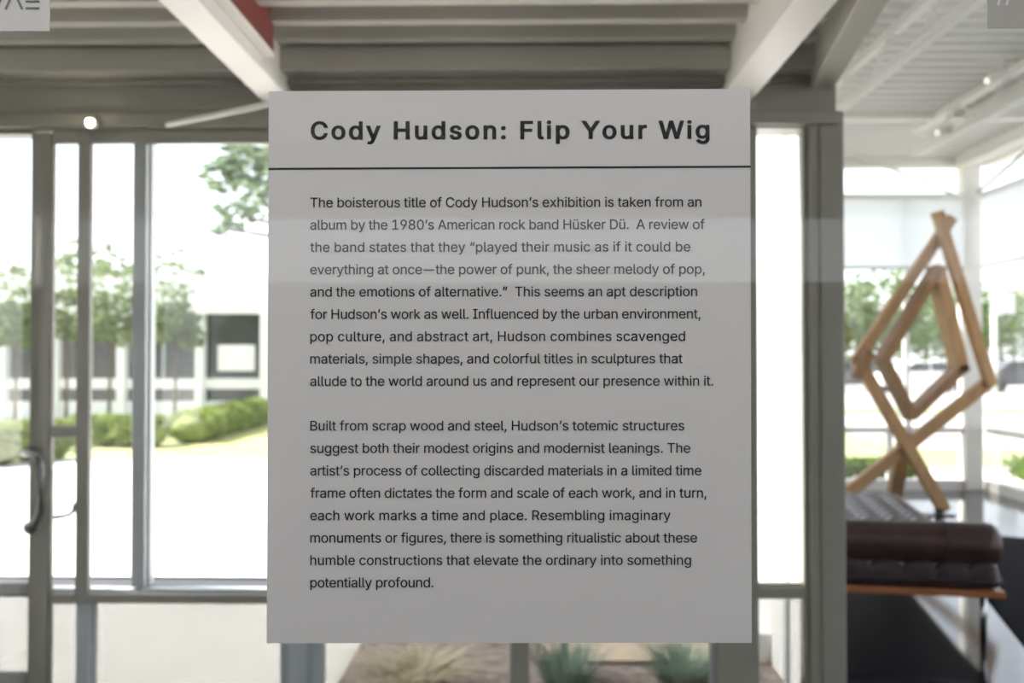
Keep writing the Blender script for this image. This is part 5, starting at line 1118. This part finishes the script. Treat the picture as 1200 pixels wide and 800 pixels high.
struct(MB().prism([(-40, 13.9), gp(0, 549), gp(36, 541), gp(60, 538), gp(330, 538), (4, 14.6), (4, 13.0), (-40, 12)], 'z', -0.3, -0.018).build('pavement', 'pavement'))
a = gp(-60, 552); b_ = gp(40, 541); a = (a[0], a[1] + 0.35); b_ = (b_[0] + 0.2, b_[1] + 0.5)
hedge([a, b_], 0.7, 0.58, 2600, 'clipped green hedge at the left seen behind the door handle', seed=6)
a = gp(88, 522); b_ = gp(190, 524)
hedge([a, b_], 0.7, 0.52, 2400, 'clipped green hedge straight behind the slim mullion', seed=7)
a = gp(218, 520); b_ = gp(318, 490)
b_ = (b_[0] + 0.15, 23.9)
hedge([a, b_], 0.85, 0.56, 5200, 'long clipped hedge running back towards the window with the notice', seed=8)
struct(MB().prism([gp(110, 537.5), gp(330, 537.5), (-2.5, 24.0), gp(318, 493), gp(212, 525), gp(110, 524)], 'z', -0.3, -0.022).build('lawn', mat('yellowish_grass', (0.42, 0.42, 0.17), 0.95, col2=(0.30, 0.32, 0.10), nscale=3, bump=0.3)))  # lawn wedge in a lighter, yellower grass colour

# ---------------------------------------------------------------- pale building beyond the lawn
YB = 25.0
bz = lambda py: at(250, py, YB).z
bx = lambda px: at(px, 420, YB).x
z0, z1, z2, z3 = bz(470), bz(455.5), bz(443.5), bz(367.5)
bld = empty('pavilion_building', (-10, YB + 3, -0.03), 'low white pavilion with tall dark windows beyond the hedges', 'building')
XL, XE = -20.0, -2.5
w = MB()
w.box(XL, XE, YB, YB + 0.25, -0.03, z0).box(XL, XE, YB, YB + 0.25, z1, z2).box(XL, XE, YB - 0.15, YB + 0.25, z3, 3.45)
w.box(XL, XE, YB + 0.45, YB + 7, -0.03, 3.4)
w.build('wall', 'ext_white', bld)
MB().box(XL - 0.3, XE + 0.3, YB - 0.16, YB + 7.2, 3.45, 3.6).build('roof', 'ext_white', bld)
cols = [-150, -70, 5, 66, 144.5, 236, 311.5, 390]
xs = [XL] + [bx(c) for c in cols] + [XE]
for c in cols:
    MB().box(bx(c) - 0.1, bx(c) + 0.1, YB - 0.2, YB + 0.2, -0.03, z3, 0.01).build('column', 'ext_white', bld)
for a, b_ in zip(xs, xs[1:]):
    g = MB().box(a + 0.1, b_ - 0.1, YB + 0.12, YB + 0.17, z2, z3)
    fo = g.build('window', 'dark_pane', bld)
    MB().box((a + b_) / 2 - 0.03, (a + b_) / 2 + 0.03, YB + 0.06, YB + 0.12, z2, z3).build('mullion', 'alu', fo) if (b_ - a) > 1.65 and a < bx(200) else None
    MB().box(a + 0.1, b_ - 0.1, YB + 0.12, YB + 0.17, z0, z1).build('window', 'dark_pane', bld)
pz0, pz1 = bz(434.5), bz(404)
n_ = MB().box(bx(254), bx(297.5), YB + 0.07, YB + 0.115, pz0, pz1, 0.01)
tag(n_.build('window_notice', 'ext_white'), 'white rectangular notice in the dark pavilion window left of the text panel', 'notice')

# ---------------------------------------------------------------- street side beyond the gallery
for i, (px, py, rad, Y, sd, lab) in enumerate(((985, 365, 2.2, 53.5, 31, 'street tree left of the sculpture in the far window'),
                                      (1035, 355, 2.6, 60, 32, 'street tree just behind the left side of the sculpture'),
                                      (1085, 372, 2.6, 66.5, 33, 'street tree seen inside the inner diamond of the sculpture'),
                                      (1122, 362, 2.8, 71, 34, 'street tree behind the right side of the sculpture'),
                                      (1172, 372, 2.8, 78, 35, 'street tree seen through the right glass wall'),
                                      (1225, 355, 3.2, 86, 36, 'street tree at the far right edge'))):
    c = at(px, py, Y)
    tree((c.x, Y, -0.03), c.z - rad * 0.4, 0.2, [((c.x, Y, c.z), rad, 700), ((c.x - 1.8, Y, c.z - 1.0), rad * 0.75, 350), ((c.x + 1.8, Y, c.z - 1.0), rad * 0.75, 350), ((c.x + 0.2, Y - 1, c.z - 1.8), rad * 0.7, 250)],
         0.25, 'leaf' if i % 2 else 'leaf_pale', lab, 'street trees beyond the gallery', seed=sd)


def car(px, Y, m, label, rz=0.0, first=None):
    c = at(px, 450, Y)
    r = empty('parked_car', (c.x, Y, -0.025), label, 'car', 'cars parked across the street', rz=rz)
    prof = [(-2.15, 0.32), (-2.2, 0.62), (-2.05, 0.86), (-1.35, 0.93), (-0.75, 1.40), (0.75, 1.43), (1.35, 0.98), (2.05, 0.90), (2.2, 0.68), (2.15, 0.32)]
    bo = MB(); bo.prism(prof, 'y', -0.86, 0.86)
    bmesh.ops.bevel(bo.bm, geom=bo.bm.edges[:], offset=0.05, segments=2, affect='EDGES')
    bo.build('body', m, r, local=True)
    gl = [(-1.18, 0.96), (-0.72, 1.34), (-0.05, 1.36), (-0.05, 0.97)]
    gr = [(0.03, 0.97), (0.03, 1.36), (0.72, 1.36), (1.15, 0.99)]
    for pr in (gl, gr):
        for (ya, yb) in ((-0.875, -0.85), (0.85, 0.875)):
            MB().prism(pr, 'y', ya, yb).build('side_window', 'dark_pane', r, local=True)
    for wx in (-1.35, 1.35):
        for wy in (-0.78, 0.78):
            MB().tube([(wx, wy - 0.1, 0.32), (wx, wy + 0.1, 0.32)], 0.32, 20).build('wheel', 'tyre', r, local=True)
    return r


car(1002, 47, 'car_dark', 'dark parked car left of the sculpture across the street')
car(1082, 45, 'car_white', 'white parked car framed by the inner diamond of the sculpture')
car(1196, 46, 'car_dark', 'dark parked car behind the pale street sign at the right edge')
car(1255, 52, 'car_silver', 'silver parked car farther right across the street')

c0 = at(1175, 355, 30)
sg = empty('street_sign', (c0.x - 0.25, 30, 0.0), 'pale street sign on a post outside the right glass wall', 'sign')
MB().box(c0.x - 0.36, c0.x + 0.36, 29.97, 30.0, c0.z - 0.32, c0.z + 0.32, 0.01).build('sign_plate', 'sign_back', sg)
MB().tube([(c0.x - 0.25, 30.03, 0.0), (c0.x - 0.25, 30.03, c0.z + 0.3)], 0.07, 12).build('post', 'ext_white', sg, smooth=True)

a = (2.2, 12.6); b_ = (XR - 0.3, 12.6)
hedge([a, b_], 0.5, 0.26, 2600, 'low green ground cover strip outside the far glass wall', 'leaf', 0.04, 41, -0.02)
hedge([(6.1, 12.3), (6.1, 7.0)], 0.7, 0.36, 3600, 'low green ground cover strip outside the right glass wall', 'leaf', 0.04, 42, -0.02)
